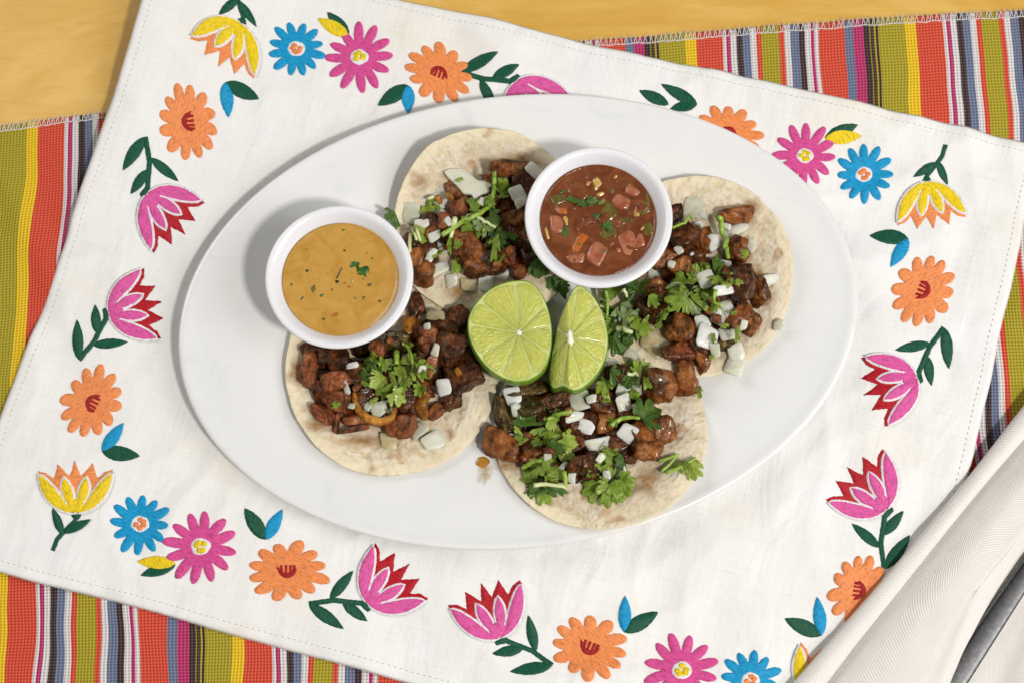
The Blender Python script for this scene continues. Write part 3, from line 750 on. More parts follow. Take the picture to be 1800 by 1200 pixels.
def lump(w, h, d, seed, p=3.0, amp=0.18, sub=3, freq=1.6, facet=True):
    """unit-less lumpy cut chunk, half sizes w h d; verts, faces about the origin"""
    rg = random.Random(int(seed*1000)); pl = []
    for ax in ((1, 0, 0), (-1, 0, 0), (0, 1, 0), (0, -1, 0), (0, 0, 1), (0, 0, -1)):
        m = (Vector(ax)+Vector((rg.uniform(-.28, .28), rg.uniform(-.28, .28), rg.uniform(-.28, .28)))).normalized(); pl.append((m, rg.uniform(0.82, 1.0)))
    if facet:
        for _ in range(4):
            m = Vector((rg.choice((-1, 1))*rg.uniform(.4, 1), rg.choice((-1, 1))*rg.uniform(.4, 1), rg.uniform(-.3, 1))).normalized(); pl.append((m, rg.uniform(0.85, 1.15)))
    pw = p*4.5
    bm = bmesh.new(); bmesh.ops.create_icosphere(bm, subdivisions=sub, radius=1)
    V = []
    for v in bm.verts:
        n = v.co.normalized()
        k = sum(max(0.0, n.dot(m)/dd)**pw for m, dd in pl)**(-1/pw); k = min(k, 1.45)
        q = n*k
        o1 = Vector((seed, seed*1.7, seed*0.3))
        d1 = noise.fractal(n*freq+o1, 1.0, 2.0, 3)
        d2 = noise.noise(n*freq*3.4+o1); d3 = noise.noise(n*freq*8+o1)
        s = 1+amp*d1*0.75+amp*0.30*d2+amp*0.34*d3
        V.append(Vector((q.x*w*s, q.y*h*s, q.z*d*s)))
    bm.verts.index_update()
    Fc = [tuple(v.index for v in f.verts) for f in bm.faces]; bm.free()
    return V, Fc
def rot_verts(V, rx, ry, rz):
    from mathutils import Euler
    m = Euler((rx, ry, rz)).to_matrix(); return [m@v for v in V]
def salsa_bit(name, par, c, px, py, w, h, rot, mat, sink=0.0002, d=0.0018, p=4.5, amp=0.06):
    z = c.z+SL; q = P(px, py, z); k = 0.00030*0.5
    V, Fc = lump(w*k, h*k, d, RNG.random()*90, p, amp, 3, facet=False)
    V = rot_verts(V, RNG.uniform(-.06, .06), RNG.uniform(-.06, .06), math.radians(rot))
    V = [v*1.12+Vector((q.x, q.y, z-d*1.0+0.0003-sink*0.5)) for v in V]
    return mk(name, V, Fc, mat, parent=par)
for px, py, w, h, r, mt, nm in [(1026, 426, 28, 38, -18, 'tomato_orange', 'tomato_chunk'), (1051, 446, 30, 42, -20, 'tomato_pink', 'tomato_chunk'), (1095, 354, 28, 24, -20, 'tomato_pink', 'tomato_chunk'),
        (1111, 335, 24, 18, -20, 'tomato_pink', 'tomato_chunk'), (1103, 429, 28, 40, 15, 'tomato_pink', 'tomato_chunk'), (1123, 424, 18, 30, 20, 'tomato_pink', 'tomato_chunk'),
        (978, 394, 24, 30, 0, 'tomato_pink', 'tomato_chunk'), (1012, 455, 32, 18, 10, 'tomato_pink', 'tomato_chunk'), (1067, 374, 28, 26, 30, 'pepper_green', 'pepper_chunk'),
        (1099, 392, 18, 20, 0, 'pepper_green', 'pepper_chunk'), (1133, 366, 20, 24, 0, 'pepper_green', 'pepper_chunk'), (1137, 402, 24, 26, 20, 'pepper_green', 'pepper_chunk'),
        (1071, 412, 28, 22, 40, 'pepper_green', 'pepper_chunk'), (981, 350, 26, 22, 20, 'pepper_green', 'pepper_chunk'), (1055, 343, 14, 7, 25, 'seed', 'onion_bit'),
        (996, 389, 8, 16, 20, 'seed', 'onion_bit'), (962, 412, 6, 24, 15, 'seed', 'onion_bit'), (1139, 352, 6, 26, 20, 'pepper_green', 'pepper_strip'), (1048, 332, 8, 8, 0, 'seed', 'onion_bit'),
        (1061, 440, 10, 8, 30, 'herb', 'herb_bit'), (1118, 378, 10, 8, 0, 'seed', 'onion_bit'), (1035, 322, 9, 5, 0, 'tomato_pink', 'tomato_bit'), (1088, 440, 8, 8, 0, 'tomato_orange', 'tomato_bit')]:
    salsa_bit(nm, sauce2, cup2, px, py, w, h, r, MAT[mt], sink=RNG.uniform(-0.0001, 0.0003))
for k in range(46):
    a = RNG.random()*6.28; r = 90*math.sqrt(RNG.random()); z = RNG.uniform(5, 15)
    mt, nm = RNG.choice((('tomato_pink', 'tomato_bit'), ('tomato_orange', 'tomato_bit'), ('pepper_green', 'pepper_bit'), ('seed', 'onion_bit'), ('salsa', 'pulp'), ('salsa', 'pulp'), ('herb', 'herb_bit')))
    if nm == 'pulp': z *= 2.2
    salsa_bit(nm, sauce2, cup2, 1053+math.cos(a)*r, 383+math.sin(a)*r*0.93, z, z*RNG.uniform(0.35, 1), RNG.uniform(0, 180), MAT[mt], sink=RNG.uniform(-0.0004, 0.0006))
for px, py, w, h, r, mt in [(633, 476, 34, 24, -25, 'herb'), (625, 465, 18, 14, 0, 'herb'), (596, 478, 4, 22, -20, 'herb_dark'), (593, 496, 6, 6, 0, 'herb_dark'), (552, 508, 11, 10, 30, 'pepper_green'),
        (539, 476, 6, 4, 0, 'herb_dark'), (566, 519, 7, 4, 30, 'herb'), (624, 523, 4, 5, 0, 'herb_dark'), (640, 524, 5, 5, 0, 'herb'), (649, 500, 8, 7, 0, 'pepper_green'), (588, 552, 10, 7, 0, 'tomato_orange'),
        (644, 470, 4, 4, 0, 'herb_dark'), (604, 405, 5, 3, 0, 'herb'), (530, 525, 9, 12, 0, 'pepper_green'), (606, 440, 4, 4, 0, 'herb_dark'), (668, 530, 6, 5, 0, 'pepper_green'), (512, 500, 4, 4, 0, 'herb_dark'), (568, 560, 5, 4, 0, 'herb_dark'), (655, 455, 4, 3, 0, 'herb')]+[(596+RNG.uniform(-62, 62), 491+RNG.uniform(-58, 58), RNG.uniform(2.5, 5), RNG.uniform(2.5, 5), 0, RNG.choice(('seed', 'pepper_green', 'tomato_orange'))) for _ in range(12)]:
    salsa_bit('herb_fleck', sauce1, cup1, px, py, w, h, r, MAT[mt], sink=0.0003, d=0.0012, p=2.2, amp=0.3)

# ------------------------------------------------------------------ lime wedges
def lime(outline, core, spokes, z0, zfun, depth, label, tall=1.0):
    base = P(core[0], core[1], 0.0165)
    root = empty('lime_wedge', base, label, 'lime', 'lime wedges in the middle of the platter')
    def W3(px, py, dz=0): z = z0+zfun(px, py)+dz; return P(px, py, z)
    n = 96
    # smooth closed outline, resampled by angle about the core
    pts = []
    m = len(outline)
    for i in range(m):
        p0, p1, p2, p3 = outline[i-1], outline[i], outline[(i+1) % m], outline[(i+2) % m]
        for k in range(12):
            t = k/12
            pts.append(tuple(0.5*((2*b)+(c-a)*t+(2*a-5*b+4*c-d)*t*t+(-a+3*b-3*c+d)*t**3) for a, b, c, d in zip(p0, p1, p2, p3)))
    def ray(ang):
        best = 0; c, s = math.cos(ang), -math.sin(ang)
        for i in range(len(pts)):
            x1, y1 = pts[i][0]-core[0], pts[i][1]-core[1]; x2, y2 = pts[(i+1) % len(pts)][0]-core[0], pts[(i+1) % len(pts)][1]-core[1]
            d = c*(y2-y1)-s*(x2-x1)
            if abs(d) < 1e-9: continue
            t = (x1*(y2-y1)-y1*(x2-x1))/d; u = (x1*s-y1*c)/d
            if t > 0 and -1e-6 <= u <= 1+1e-6: best = max(best, t)
        return best
    RA = [ray(2*math.pi*i/n) for i in range(n)]
    def Rr(a):
        f = (a/(2*math.pi)*n) % n; i = int(f); return RA[i % n]*(1-(f-i))+RA[(i+1) % n]*(f-i)
    def at(a, r, dz=0): return W3(core[0]+math.cos(a)*r, core[1]-math.sin(a)*r, dz)
    # rind: lip, bulge, dome
    cen = at(0, 0)
    V = []; prof = [(0.965, 0.0), (0.99, 0.0002), (1.002, -0.0006), (1.014, -0.0035), (1.018, -0.0075), (0.985, -0.0125), (0.90, -0.0175), (0.7, -0.0215), (0.4, -0.0235), (0.02, -0.0240)]
    for i in range(n):
        a = 2*math.pi*i/n
        for r, dz in prof:
            q = at(a, RA[i]*r); d = dz*depth; V.append((q.x, q.y, max(0.0125, q.z+d)))
    mk('rind', V, grid_faces(n, len(prof), True), MAT['rind'], parent=root)
    V = []; rr = [0.0, 0.3, 0.6, 0.85, 0.975]
    for i in range(n):
        a = 2*math.pi*i/n
        for r in rr: V.append(at(a, RA[i]*r, 0.0001))
    mk('pith', V, grid_faces(n, len(rr), True), MAT['pith'], parent=root)
    V = []; rr = [(0.0, 0.0010), (3.0, 0.0009), (5.0, 0.0004), (6.2, -0.0002)]
    for i in range(24):
        a = 2*math.pi*i/24
        for r, dz in rr: V.append(at(a, r*(1+0.45*nz(math.cos(a)*2, math.sin(a)*2, core[0]))*(1+(tall-1)*abs(math.sin(a-0.25))**2.5), dz+0.0002))
    mk('core', V, grid_faces(24, len(rr), True), MAT['core'], parent=root)
    sp = sorted(math.radians(s+RNG.uniform(-5, 5)) % (2*math.pi) for s in spokes)
    for k, a0 in enumerate(sp):
        a1 = sp[(k+1) % len(sp)]; a1 += 2*math.pi if a1 <= a0 else 0
        V = []; UV = []; nr, na = 12, 14
        for i in range(nr):
            f = i/(nr-1)
            for j in range(na):
                g = j/(na-1); a = a0+(a1-a0)*g; Rm = Rr(a)
                corner = 0.10*abs(2*g-1)**4
                r = 4.5+(Rm*(0.945-corner*0.6)-4.5)*f
                gap = 0.55/max(r, 4.0)
                a = a0+gap+(a1-a0-2*gap)*g
                hgt = 0.0011*(math.sin(math.pi*g)**0.4)*(math.sin(math.pi*(0.08+0.86*f))**0.4)
                V.append(at(a, r, hgt+0.0002*nz(a*9, r*0.4))); UV.append((a, r/60.0))
        mk('segment', V, grid_faces(nr, na), MAT['flesh'], parent=root, uvs=UV)
    return root
def zz(o): return [(800+x/2.554, 460+y/2.554) for x, y in o]
LIME1 = zz([(320, 85), (370, 118), (410, 190), (432, 280), (432, 380), (405, 470), (350, 522), (280, 538), (210, 520), (140, 470), (85, 395), (58, 310), (65, 235), (110, 165), (170, 115), (245, 88)])
LIME2 = zz([(550, 106), (600, 130), (650, 200), (680, 290), (687, 380), (660, 470), (600, 545), (540, 578), (485, 560), (440, 570), (424, 520), (430, 450), (447, 350), (473, 250), (512, 160)])
lime(LIME1, zz([(287, 318)])[0], [95, 50, 10, -33, -75, -117, -152, 172, 137], 0.0370, lambda x, y: -0.10*(583-y)*0.0003-0.06*(x-900)*0.0003, 1.0, 'round cut half lime in the middle of the platter, left of the narrower wedge')
lime(LIME2, zz([(515, 340)])[0], [84, 58, 26, -8, -42, -76, -104, -140, 140], 0.0385, lambda x, y: -0.85*max(0, 1000-x)*0.0003-0.22*max(0, x-1000)*0.0003, 1.0, 'narrow lime wedge directly below the red salsa cup', 2.6)

# ------------------------------------------------------------------ taco fillings
K = 0.00030
def place(px, py, r, q, up):
    """find where a piece of radius r centred on a spot of the photograph comes to rest; up lifts its centre"""
    z = 0.025
    for _ in range(5):
        p = P(px, py, z); z = hm_pct(p.x, p.y, r, q)+up
    p = P(px, py, z); return p
def meat(px, py, w, h, rot, tone, label, group=None, d=None, q=60, amp=0.20, p=3.2):
    a, b = w*K*0.54, h*K*0.54; c = d if d else 0.46*(min(a, b)*1.3+0.4*max(a, b))
    r0 = math.radians(rot)
    ctr = place(px, py, min(a, b)*0.8, q, c*0.62)
    V, Fc = lump(a, b, c, RNG.random()*200, p, amp, 4)
    V = rot_verts(V, RNG.uniform(-.25, .25), RNG.uniform(-.25, .25), r0)
    V = [v+ctr for v in V]
    zmin = min(v.z for v in V)
    o = mk('pork_chunk', V, Fc, MAT[tone], origin=(ctr.x, ctr.y, zmin))
    tag(o, label, 'meat', group or 'diced pork on the tacos'); hm_dome(ctr.x, ctr.y, ctr.z, a, b, c, r0)
    return o
def round_poly(pts, k=3, f=0.22):
    for _ in range(k-1):
        out = []; n = len(pts)
        for i in range(n):
            a, b = pts[i], pts[(i+1) % n]
            out.append((a[0]+(b[0]-a[0])*f, a[1]+(b[1]-a[1])*f)); out.append((a[0]+(b[0]-a[0])*(1-f), a[1]+(b[1]-a[1])*(1-f)))
        pts = out
    return pts
def onion_poly(px, py, poly, tone, label, th=0.0022, tilt=0.30, curve=0.22, q=70, group=None, up=0.0):
    """poly: outline in photograph pixels about (px, py), y down"""
    rad = max(math.hypot(*p) for p in poly)*K
    ctr = place(px, py, rad*0.55, q, th*0.35+up)
    pl = round_poly([(x*K, -y*K/0.96) for x, y in poly], 2, 0.13); n = len(pl)
    tx, ty = RNG.uniform(-tilt, tilt), RNG.uniform(-tilt, tilt); ca = RNG.random()*3.14; V = []; sd = RNG.random()*60
    cx = sum(x for x, _ in pl)/n; cy = sum(y for _, y in pl)/n
    for s, zt in ((0.0, 0.5), (0.45, 0.5), (0.90, 0.5), (0.985, 0.42), (1.0, 0.25), (0.985, -0.35), (0.92, -0.5), (0.0, -0.5)):
        for x, y in pl:
            X, Y = cx+(x-cx)*s, cy+(y-cy)*s
            u = (X*math.cos(ca)+Y*math.sin(ca))/rad
            z = zt*th+X*tx+Y*ty-curve*rad*u*u+0.0006*nz(X*260+sd, Y*260)
            V.append(Vector((X, Y, z))+ctr)
    Fc = []
    for i in range(7):
        for j in range(n):
            a, b = i*n+j, i*n+(j+1) % n; Fc.append((a, a+n, b+n, b))
    o = mk('onion_piece', V, Fc, MAT[tone], origin=(ctr.x, ctr.y, min(v.z for v in V)))
    tag(o, label, 'onion', group or 'diced white onion on the tacos')
    hm_dome(ctr.x, ctr.y, ctr.z-th*0.2, rad*0.8, rad*0.8, th*0.6, 0); return o
def onion(px, py, w, h, rot, tone, label, **kw):
    a, b = w*0.5, h*0.5; c, s = math.cos(math.radians(rot)), -math.sin(math.radians(rot)); J = lambda: RNG.uniform(0.72, 1.15)
    pl = [(-a*J(), -b*J()), (a*J(), -b*J()*.9), (a*J()*1.05, b*J()*.3), (a*J()*.8, b*J()), (-a*J(), b*J()*.8)]
    if RNG.random() < 0.5: pl.insert(1, (a*J()*.2, -b*J()*1.1))
    if RNG.random() < 0.4: pl.pop(-2)
    return onion_poly(px, py, [(x*c-y*s, x*s+y*c) for x, y in pl], tone, label, **kw)
def wedge_on(px, py, pts, tone, label, **kw): return onion_poly(px, py, [(x-px, y-py) for x, y in pts], tone, label, **kw)

def leaflet(parent, px, py, L, rot, tone, wide=1.0, curl=0.5, up=0.0018, seed=None, fold=0.0):
    """a lobed cilantro leaflet: its base sits at (px, py), its tip points to rot (degrees, counter-clockwise in the picture)"""
    seed = RNG.random()*90 if seed is None else seed
    fold = RNG.uniform(-0.75, 0.75) if fold == 0.0 else fold; L *= RNG.uniform(0.62, 0.92); curl = curl*RNG.uniform(1.0, 2.6)
    q = place(px, py, 0.003, 75, up+RNG.uniform(0, 0.0015)); L = L*K; tw = RNG.uniform(-0.45, 0.45); r0 = math.radians(rot); na, nr = 64, 8
    tip = place(px+math.cos(r0)*L/K*0.7, py-math.sin(r0)*L/K*0.7, 0.003, 75, up)
    slope = max(-0.6, min(0.6, (tip.z-q.z)/max(L*0.7, 1e-5)))
    c, s = math.cos(r0), math.sin(r0); V = []; UV = []
    fa, fb = RNG.choice(((-1, 1), (-1, 1), (-1, 0.12), (-0.12, 1), (-0.58, 0.58), (-0.6, 0.9)))
    for i in range(na+1):
        f = fa+(fb-fa)*i/na; a = f*math.radians(118)
        prof = 0.50+0.50*math.cos(a*0.76)
        notch = 1-0.46*max(math.exp(-((abs(f)-0.36)/0.045)**2), 0.85*math.exp(-((abs(f)-0.76)/0.05)**2))
        sc = 1-0.20*abs(math.sin(f*11.5+seed))**2.2*(0.4+0.6*abs(math.cos(seed+f*3)))
        R = L*prof*notch*sc*(1+0.12*nz(f*3+seed, 1))
        for j in range(nr+1):
            if j == nr and (i in (0, na)): R *= 0.8
            r = R*j/nr; x, y = r*math.cos(a), r*math.sin(a)*wide
            z = slope*x+tw*y+0.0016*curl*nz(x*230+seed, y*230, seed)+0.0028*curl*nz(x*90+seed, y*90)*(r/L)+fold*abs(y)-0.18*curl*r*r/L
            X, Y = q.x+x*c-y*s, q.y+x*s+y*c; Z = q.z+z
            Z = max(Z, hm_get(X, Y)+0.0003) if r > 0 else Z
            V.append(Vector((X, Y, Z))); UV.append((f*0.9, j/nr))
    # smooth the draped heights a little
    n1 = nr+1; zs = [v.z for v in V]
    for _ in range(2):
        z2 = zs[:]
        for i in range(1, na):
            for j in range(1, nr): k = i*n1+j; z2[k] = (zs[k]*2+zs[k-1]+zs[k+1]+zs[k-n1]+zs[k+n1])/6
        zs = z2
    for v, z in zip(V, zs): v.z = z
    Fc = grid_faces(na+1, nr+1)
    # thin underside
    n0 = len(V); V += [v-Vector((0, 0, 0.00018)) for v in V]; UV += UV[:]
    Fc += [tuple(k+n0 for k in f[::-1]) for f in Fc]
    Fc += [(i*n1+nr, (i+1)*n1+nr, n0+(i+1)*n1+nr, n0+i*n1+nr) for i in range(na)]
    o = mk('leaf', V, Fc, MAT[tone], parent=parent, uvs=UV)
    xs = q.x+c*L*0.45; ys = q.y+s*L*0.45
    hm_dome(xs, ys, max(q.z, tip.z)-0.0004, L*0.42, L*0.38*wide, 0.0006, r0)
    return o
def stem(parent, pts, rad=0.0009, tone='stem', up=0.001, name='stem'):
    W = []
    for i in range(len(pts)-1):
        for k in range(5):
            t = k/5; px = pts[i][0]+(pts[i+1][0]-pts[i][0])*t; py = pts[i][1]+(pts[i+1][1]-pts[i][1])*t; W.append(place(px, py, 0.0015, 80, rad+up))
    W.append(place(pts[-1][0], pts[-1][1], 0.0015, 80, rad+up))
    for _ in range(6):
        W = [W[0]]+[Vector((W[i].x, W[i].y, max(W[i].z, (W[i-1].z+W[i+1].z)/2))) for i in range(1, len(W)-1)]+[W[-1]]
    n = len(W); v, f = tube(W, [rad*(1.1-0.35*i/n) for i in range(n)], 8)
    return mk(name, v, f, MAT[tone], parent=parent)
def sprig(px, py, label):
    z = place(px, py, 0.004, 50, 0.0); return empty('cilantro_sprig', z, label, 'cilantro', 'chopped cilantro on the tacos')

# cilantro floating in the salsa: the height map takes the sauce level for this step only
HM_food = HM.copy()
HM[np.hypot(GX-cup2.x, GY-cup2.y) < 0.029] = cup2.z+SL
for a in [(1034, 352, 44, 172, 'leaf_dark', 0.6), (1030, 354, 34, 10, 'leaf_dark', 0.6), (1066, 402, 30, 60, 'leaf_dark', 0.8), (990, 402, 22, 290, 'leaf_dark', 0.8), (1052, 356, 20, 30, 'leaf_mid', 0.7)]:
    leaflet(sauce2, *a, curl=0.12, up=0.0002, fold=0.05)
HM[:] = HM_food
# --- left-hand taco (tan sauce cup above it): shredded, darker
FILL = iter(['dark pork bit under the left half of the cilantro heap on the left-hand taco', 'dark pork bit under the lower edge of the cilantro heap on the left-hand taco', 'dark pork bit under the right half of the cilantro heap on the left-hand taco', 'dark pork bit above the charred piece, close to the half lime on the left-hand taco', 'dark pork bit between the cilantro heap and the charred piece on the left-hand taco', 'dark pork bit under the upper edge of the cilantro heap on the left-hand taco', 'dark pork bit close under the tan sauce cup on the left-hand taco', 'dark pork bit between the two amber onion slices on the left-hand taco', 'dark pork bit below the middle of the tan sauce cup rim on the left-hand taco', 'dark pork bit behind the broad red brown slice on the left-hand taco'])
gC = 'charred pork bits in the left-hand taco'
for px, py, w, h, r, tn in [(620, 655, 60, 50, 0, 'dark'), (650, 690, 60, 44, 20, 'dark'), (700, 665, 66, 50, 0, 'dark'), (780, 590, 60, 60, 0, 'dark'), (745, 640, 56, 60, 10, 'dark'), (690, 620, 60, 40, 0, 'dark'),
        (585, 625, 56, 44, 0, 'dark'), (720, 712, 50, 36, 0, 'dark'), (640, 612, 44, 30, 0, 'dark'), (572, 690, 40, 40, 0, 'dark')]:
    meat(px, py, w, h, r, tn, next(FILL), gC, q=50)
for a in [(545, 612, 34, 28, 20, 'dark', 'dark pork bit tucked under the tan sauce cup at the tortilla edge'),
          (541, 648, 30, 56, -8, 'meat_red', 'upright pork sliver at the far left edge of the left-hand taco filling'),
          (592, 632, 34, 40, 20, 'dark', 'dark pork bit under the lower rim of the tan sauce cup'),
          (588, 668, 52, 34, 15, 'meat_red', 'reddish pork shred left of the cilantro on the left-hand taco'),
          (595, 706, 60, 36, -8, 'meat_red', 'broad red brown pork slice at the lower left of the left-hand taco'),
          (566, 728, 44, 24, -35, 'meat_red', 'thin pork shred lowest on the left side of the left-hand taco'),
          (614, 756, 58, 9, 8, 'meat_red', 'long thin pork strip lying lowest on the left-hand taco'),
          (592, 742, 9, 34, -8, 'meat_red', 'short upright pork strip above the lowest strip of the left-hand taco'),
          (628, 736, 50, 24, 10, 'meat_red', 'pork shred below the curved amber onion strip'),
          (672, 738, 66, 22, -6, 'meat_red', 'wide pork shred under the amber onion strip on the left-hand taco'),
          (708, 748, 56, 36, 25, 'meat_red', 'smooth red brown pork slice at the bottom of the left-hand taco'),
          (730, 538, 30, 42, 10, 'dark', 'glossy dark pork cube touching the right side of the tan sauce cup'),
          (725, 578, 36, 46, 5, 'amber', 'golden brown pork cube beside the tan sauce cup'),
          (686, 598, 68, 28, 8, 'olive', 'olive brown pork strip directly below the tan sauce cup'),
          (662, 612, 30, 26, -30, 'meat_red', 'red pork bit between the tan sauce cup and the cilantro'),
          (752, 594, 36, 46, 15, 'meat_red', 'brown pork slice right of the golden cube on the left-hand taco'),
          (803, 560, 42, 40, 18, 'meat_red', 'square pork piece beside the round half lime'),
          (790, 612, 56, 56, 0, 'dark', 'dark pork lump above the charred piece by the half lime'),
          (812, 650, 62, 66, 20, 'dark', 'large black charred pork piece left of the round half lime'),
          (797, 692, 34, 44, 10, 'dark', 'charred pork tip below the large black piece on the left-hand taco'),
          (741, 681, 40, 28, 0, 'meat_red', 'red pork bit between the cilantro and the charred piece'),
          (764, 721, 40, 22, 30, 'brown', 'pork shred right of the round amber slice'),
          (716, 700, 34, 40, 0, 'dark', 'dark pork bit between the amber slices')]:
    meat(*a)
def bent_strip(path, w, th, tone, label, name='onion_strip', cat='onion', up=0.001):
    """a curved slice of cooked vegetable lying on the filling; path in photograph pixels"""
    W = [place(x, y, 0.003, 65, up) for x, y in path]; Q = []
    for i in range(len(W)-1):
        p0, p1, p2, p3 = W[max(0, i-1)], W[i], W[i+1], W[min(len(W)-1, i+2)]
        for k in range(6):
            t = k/6; Q.append(0.5*((2*p1)+(p2-p0)*t+(2*p0-5*p1+4*p2-p3)*t*t+(-p0+3*p1-3*p2+p3)*t**3))
    Q.append(W[-1])
    for _ in range(8): Q = [Q[0]]+[Vector((Q[i].x, Q[i].y, (Q[i-1].z+Q[i].z*2+Q[i+1].z)/4)) for i in range(1, len(Q)-1)]+[Q[-1]]
    V = []; n = len(Q); sec = [(-1, 0), (-.8, .7), (-.3, 1), (.3, 1), (.8, .7), (1, 0), (.8, -.7), (0, -1), (-.8, -.7)]
    for i, p in enumerate(Q):
        t = (Q[min(n-1, i+1)]-Q[max(0, i-1)]); t.z = 0; t.normalize(); sd = Vector((-t.y, t.x, 0))
        f = math.sin(math.pi*(0.06+0.88*i/(n-1)))**0.5; ww = w*K*0.5*f*(1+0.2*nz(i*0.4, w))
        for a, b in sec: V.append(p+sd*(a*ww)+Vector((0, 0, b*th*0.5+0.0006*a*nz(i*.3, 5))))
    ns = len(sec); Fc = []
    for i in range(n-1):
        for k in range(ns): a, b = i*ns+k, i*ns+(k+1) % ns; Fc.append((a, b, b+ns, a+ns))
    Fc += [tuple(range(ns))[::-1], tuple(range((n-1)*ns, n*ns))]
    o = mk(name, V, Fc, MAT[tone], origin=(W[0].x, W[0].y, min(v.z for v in V))); tag(o, label, cat)
    for p in Q[::3]: hm_dome(p.x, p.y, p.z, w*K*0.5, w*K*0.5, th*0.5, 0)
    return o
bent_strip([(622, 690), (628, 716), (645, 733), (668, 740), (688, 733), (696, 715)], 15, 0.004, 'amber', 'curved amber cooked onion strip below the cilantro on the left-hand taco', up=0.002)
bent_strip([(752, 690), (742, 704), (741, 720), (749, 736)], 24, 0.004, 'amber', 'round amber cooked onion slice right of the curved strip', up=0.002)
for a in [(781, 680, 27, 36, 10, 'onion_white', 'white onion piece on the charred edge of the left-hand taco'),
          (667, 722, 32, 34, 20, 'onion_clear', 'glassy onion piece inside the curved amber strip'),
          (684, 776, 34, 36, 5, 'onion_cooked', 'yellowed onion square at the bottom of the left-hand taco'),
          (761, 775, 44, 36, 28, 'onion', 'pale onion square at the lower right of the left-hand taco'),
          (738, 757, 32, 28, 20, 'onion_clear', 'translucent onion piece above the pale square on the left-hand taco'),
          (767, 557, 32, 22, -10, 'onion_cooked', 'onion piece between the upper and left-hand tacos'),
          (751, 574, 13, 12, 0, 'onion', 'tiny onion bit right of the golden pork cube'),
          (619, 642, 22, 12, 10, 'onion_white', 'thin white onion sliver left of the cilantro on the left-hand taco'),
          (608, 680, 10, 34, 25, 'onion_clear', 'grey onion sliver under the left tip of the lime green cilantro')]:
    onion(*a)
cs = sprig(675, 655, 'heap of bright chopped cilantro on the left-hand taco below the tan sauce cup')
stem(cs, [(652, 645), (672, 638), (690, 633)], 0.0011, 'stem')
for a in [(668, 668, 54, 190, 'leaf_dark'), (690, 650, 46, 60, 'leaf_mid'), (668, 650, 60, 176, 'leaf_lime', 0.8), (660, 648, 40, 118, 'leaf_mid'), (678, 662, 42, 222, 'leaf_lime'), (682, 650, 46, 300, 'leaf_mid'), (690, 672, 52, 212, 'leaf_mid', 0.7),
          (700, 660, 44, 40, 'leaf_lime', 0.8), (706, 668, 40, 265, 'leaf_mid'), (718, 640, 40, 70, 'leaf_lime', 0.9), (724, 640, 44, 330, 'leaf_lime', 0.8), (738, 650, 34, 20, 'leaf_mid'), (690, 690, 34, 320, 'leaf_lime'), (672, 640, 30, 20, 'leaf_pale')]:
    leaflet(cs, *a)
stem(cs, [(708, 602), (722, 622), (726, 640)], 0.0009, 'stem'); stem(cs, [(697, 618), (697, 640)], 0.0016, 'stem')
o = meat(759, 634, 18, 36, -30, 'tomato_pink', 'small tomato wedge at the right end of the cilantro heap', 'tomato', d=0.0022); o.name = 'tomato_wedge'; o['category'] = 'tomato'

# --- upper taco
FILL = iter(['dark pork bit under the leaves at the long stem on the upper taco', 'dark pork bit under the drooping leaf tips on the upper taco', 'dark pork bit left of the long stem on the upper taco', 'dark pork bit under the right end of the large onion slab on the upper taco', 'dark pork bit at the upper left rim of the salsa cup on the upper taco', 'dark pork bit left of the pinkish cube on the upper taco', 'dark pork bit at the lower left rim of the salsa cup on the upper taco', 'dark pork bit right of the tan sauce cup on the upper taco', 'dark pork bit below the leaves, above the half lime on the upper taco', 'dark pork bit under the long pork strip at the top on the upper taco', 'dark pork bit beside the tied stems near the tan cup on the upper taco'])
gA = 'buried pork bits of the upper taco'
for px, py, w, h, r, tn in [(860, 400, 60, 50, 0, 'dark'), (900, 420, 60, 50, 0, 'dark'), (800, 410, 56, 46, 0, 'dark'), (855, 355, 60, 44, 0, 'dark'), (925, 330, 56, 50, 0, 'dark'), (760, 405, 50, 44, 0, 'dark'), (930, 440, 50, 56, 0, 'dark'),
        (745, 442, 44, 44, 0, 'dark'), (868, 462, 56, 44, 0, 'dark'), (905, 305, 70, 40, 0, 'dark'), (725, 425, 36, 36, 0, 'dark')]:
    meat(px, py, w, h, r, tn, next(FILL), gA, q=50)
for a in [(905, 300, 88, 24, -6, 'brown', 'long pork strip topmost on the upper taco beside the salsa cup'),
          (866, 318, 34, 26, 20, 'brown', 'small pork bit above the large onion slab on the upper taco'),
          (922, 328, 44, 44, 0, 'dark', 'dark pork cube touching the left rim of the red salsa cup'),
          (800, 334, 44, 28, -40, 'brown', 'reddish pork bit beneath the left end of the large onion slab'),
          (806, 372, 36, 42, 0, 'meat_red', 'pinkish pork cube in the middle of the upper taco'),
          (784, 388, 28, 26, 0, 'meat_red', 'small pork bit left of the pinkish cube'),
          (888, 362, 38, 32, 10, 'brown', 'small pork cube with a dark pit right of the cilantro on the upper taco'),
          (908, 386, 56, 46, -15, 'brown', 'large pork cube beside the left rim of the red salsa cup'),
          (822, 438, 56, 54, 20, 'brown', 'large seared pork chunk in the lower middle of the upper taco'),
          (838, 470, 44, 40, 0, 'brown', 'seared pork chunk above the onion square and the half lime'),
          (742, 478, 46, 42, -20, 'brown', 'pork cube touching the right rim of the tan sauce cup'),
          (726, 452, 32, 34, 0, 'brown', 'pork bit wedged against the tan sauce cup on the upper taco'),
          (912, 474, 36, 30, 30, 'meat_red', 'pork shred just above the round half lime'),
          (893, 452, 32, 28, 0, 'meat_red', 'pork bit under the drooping cilantro tip on the upper taco'),
          (936, 415, 40, 44, 0, 'dark', 'dark pork piece half hidden by the red salsa cup')]:
    meat(*a)
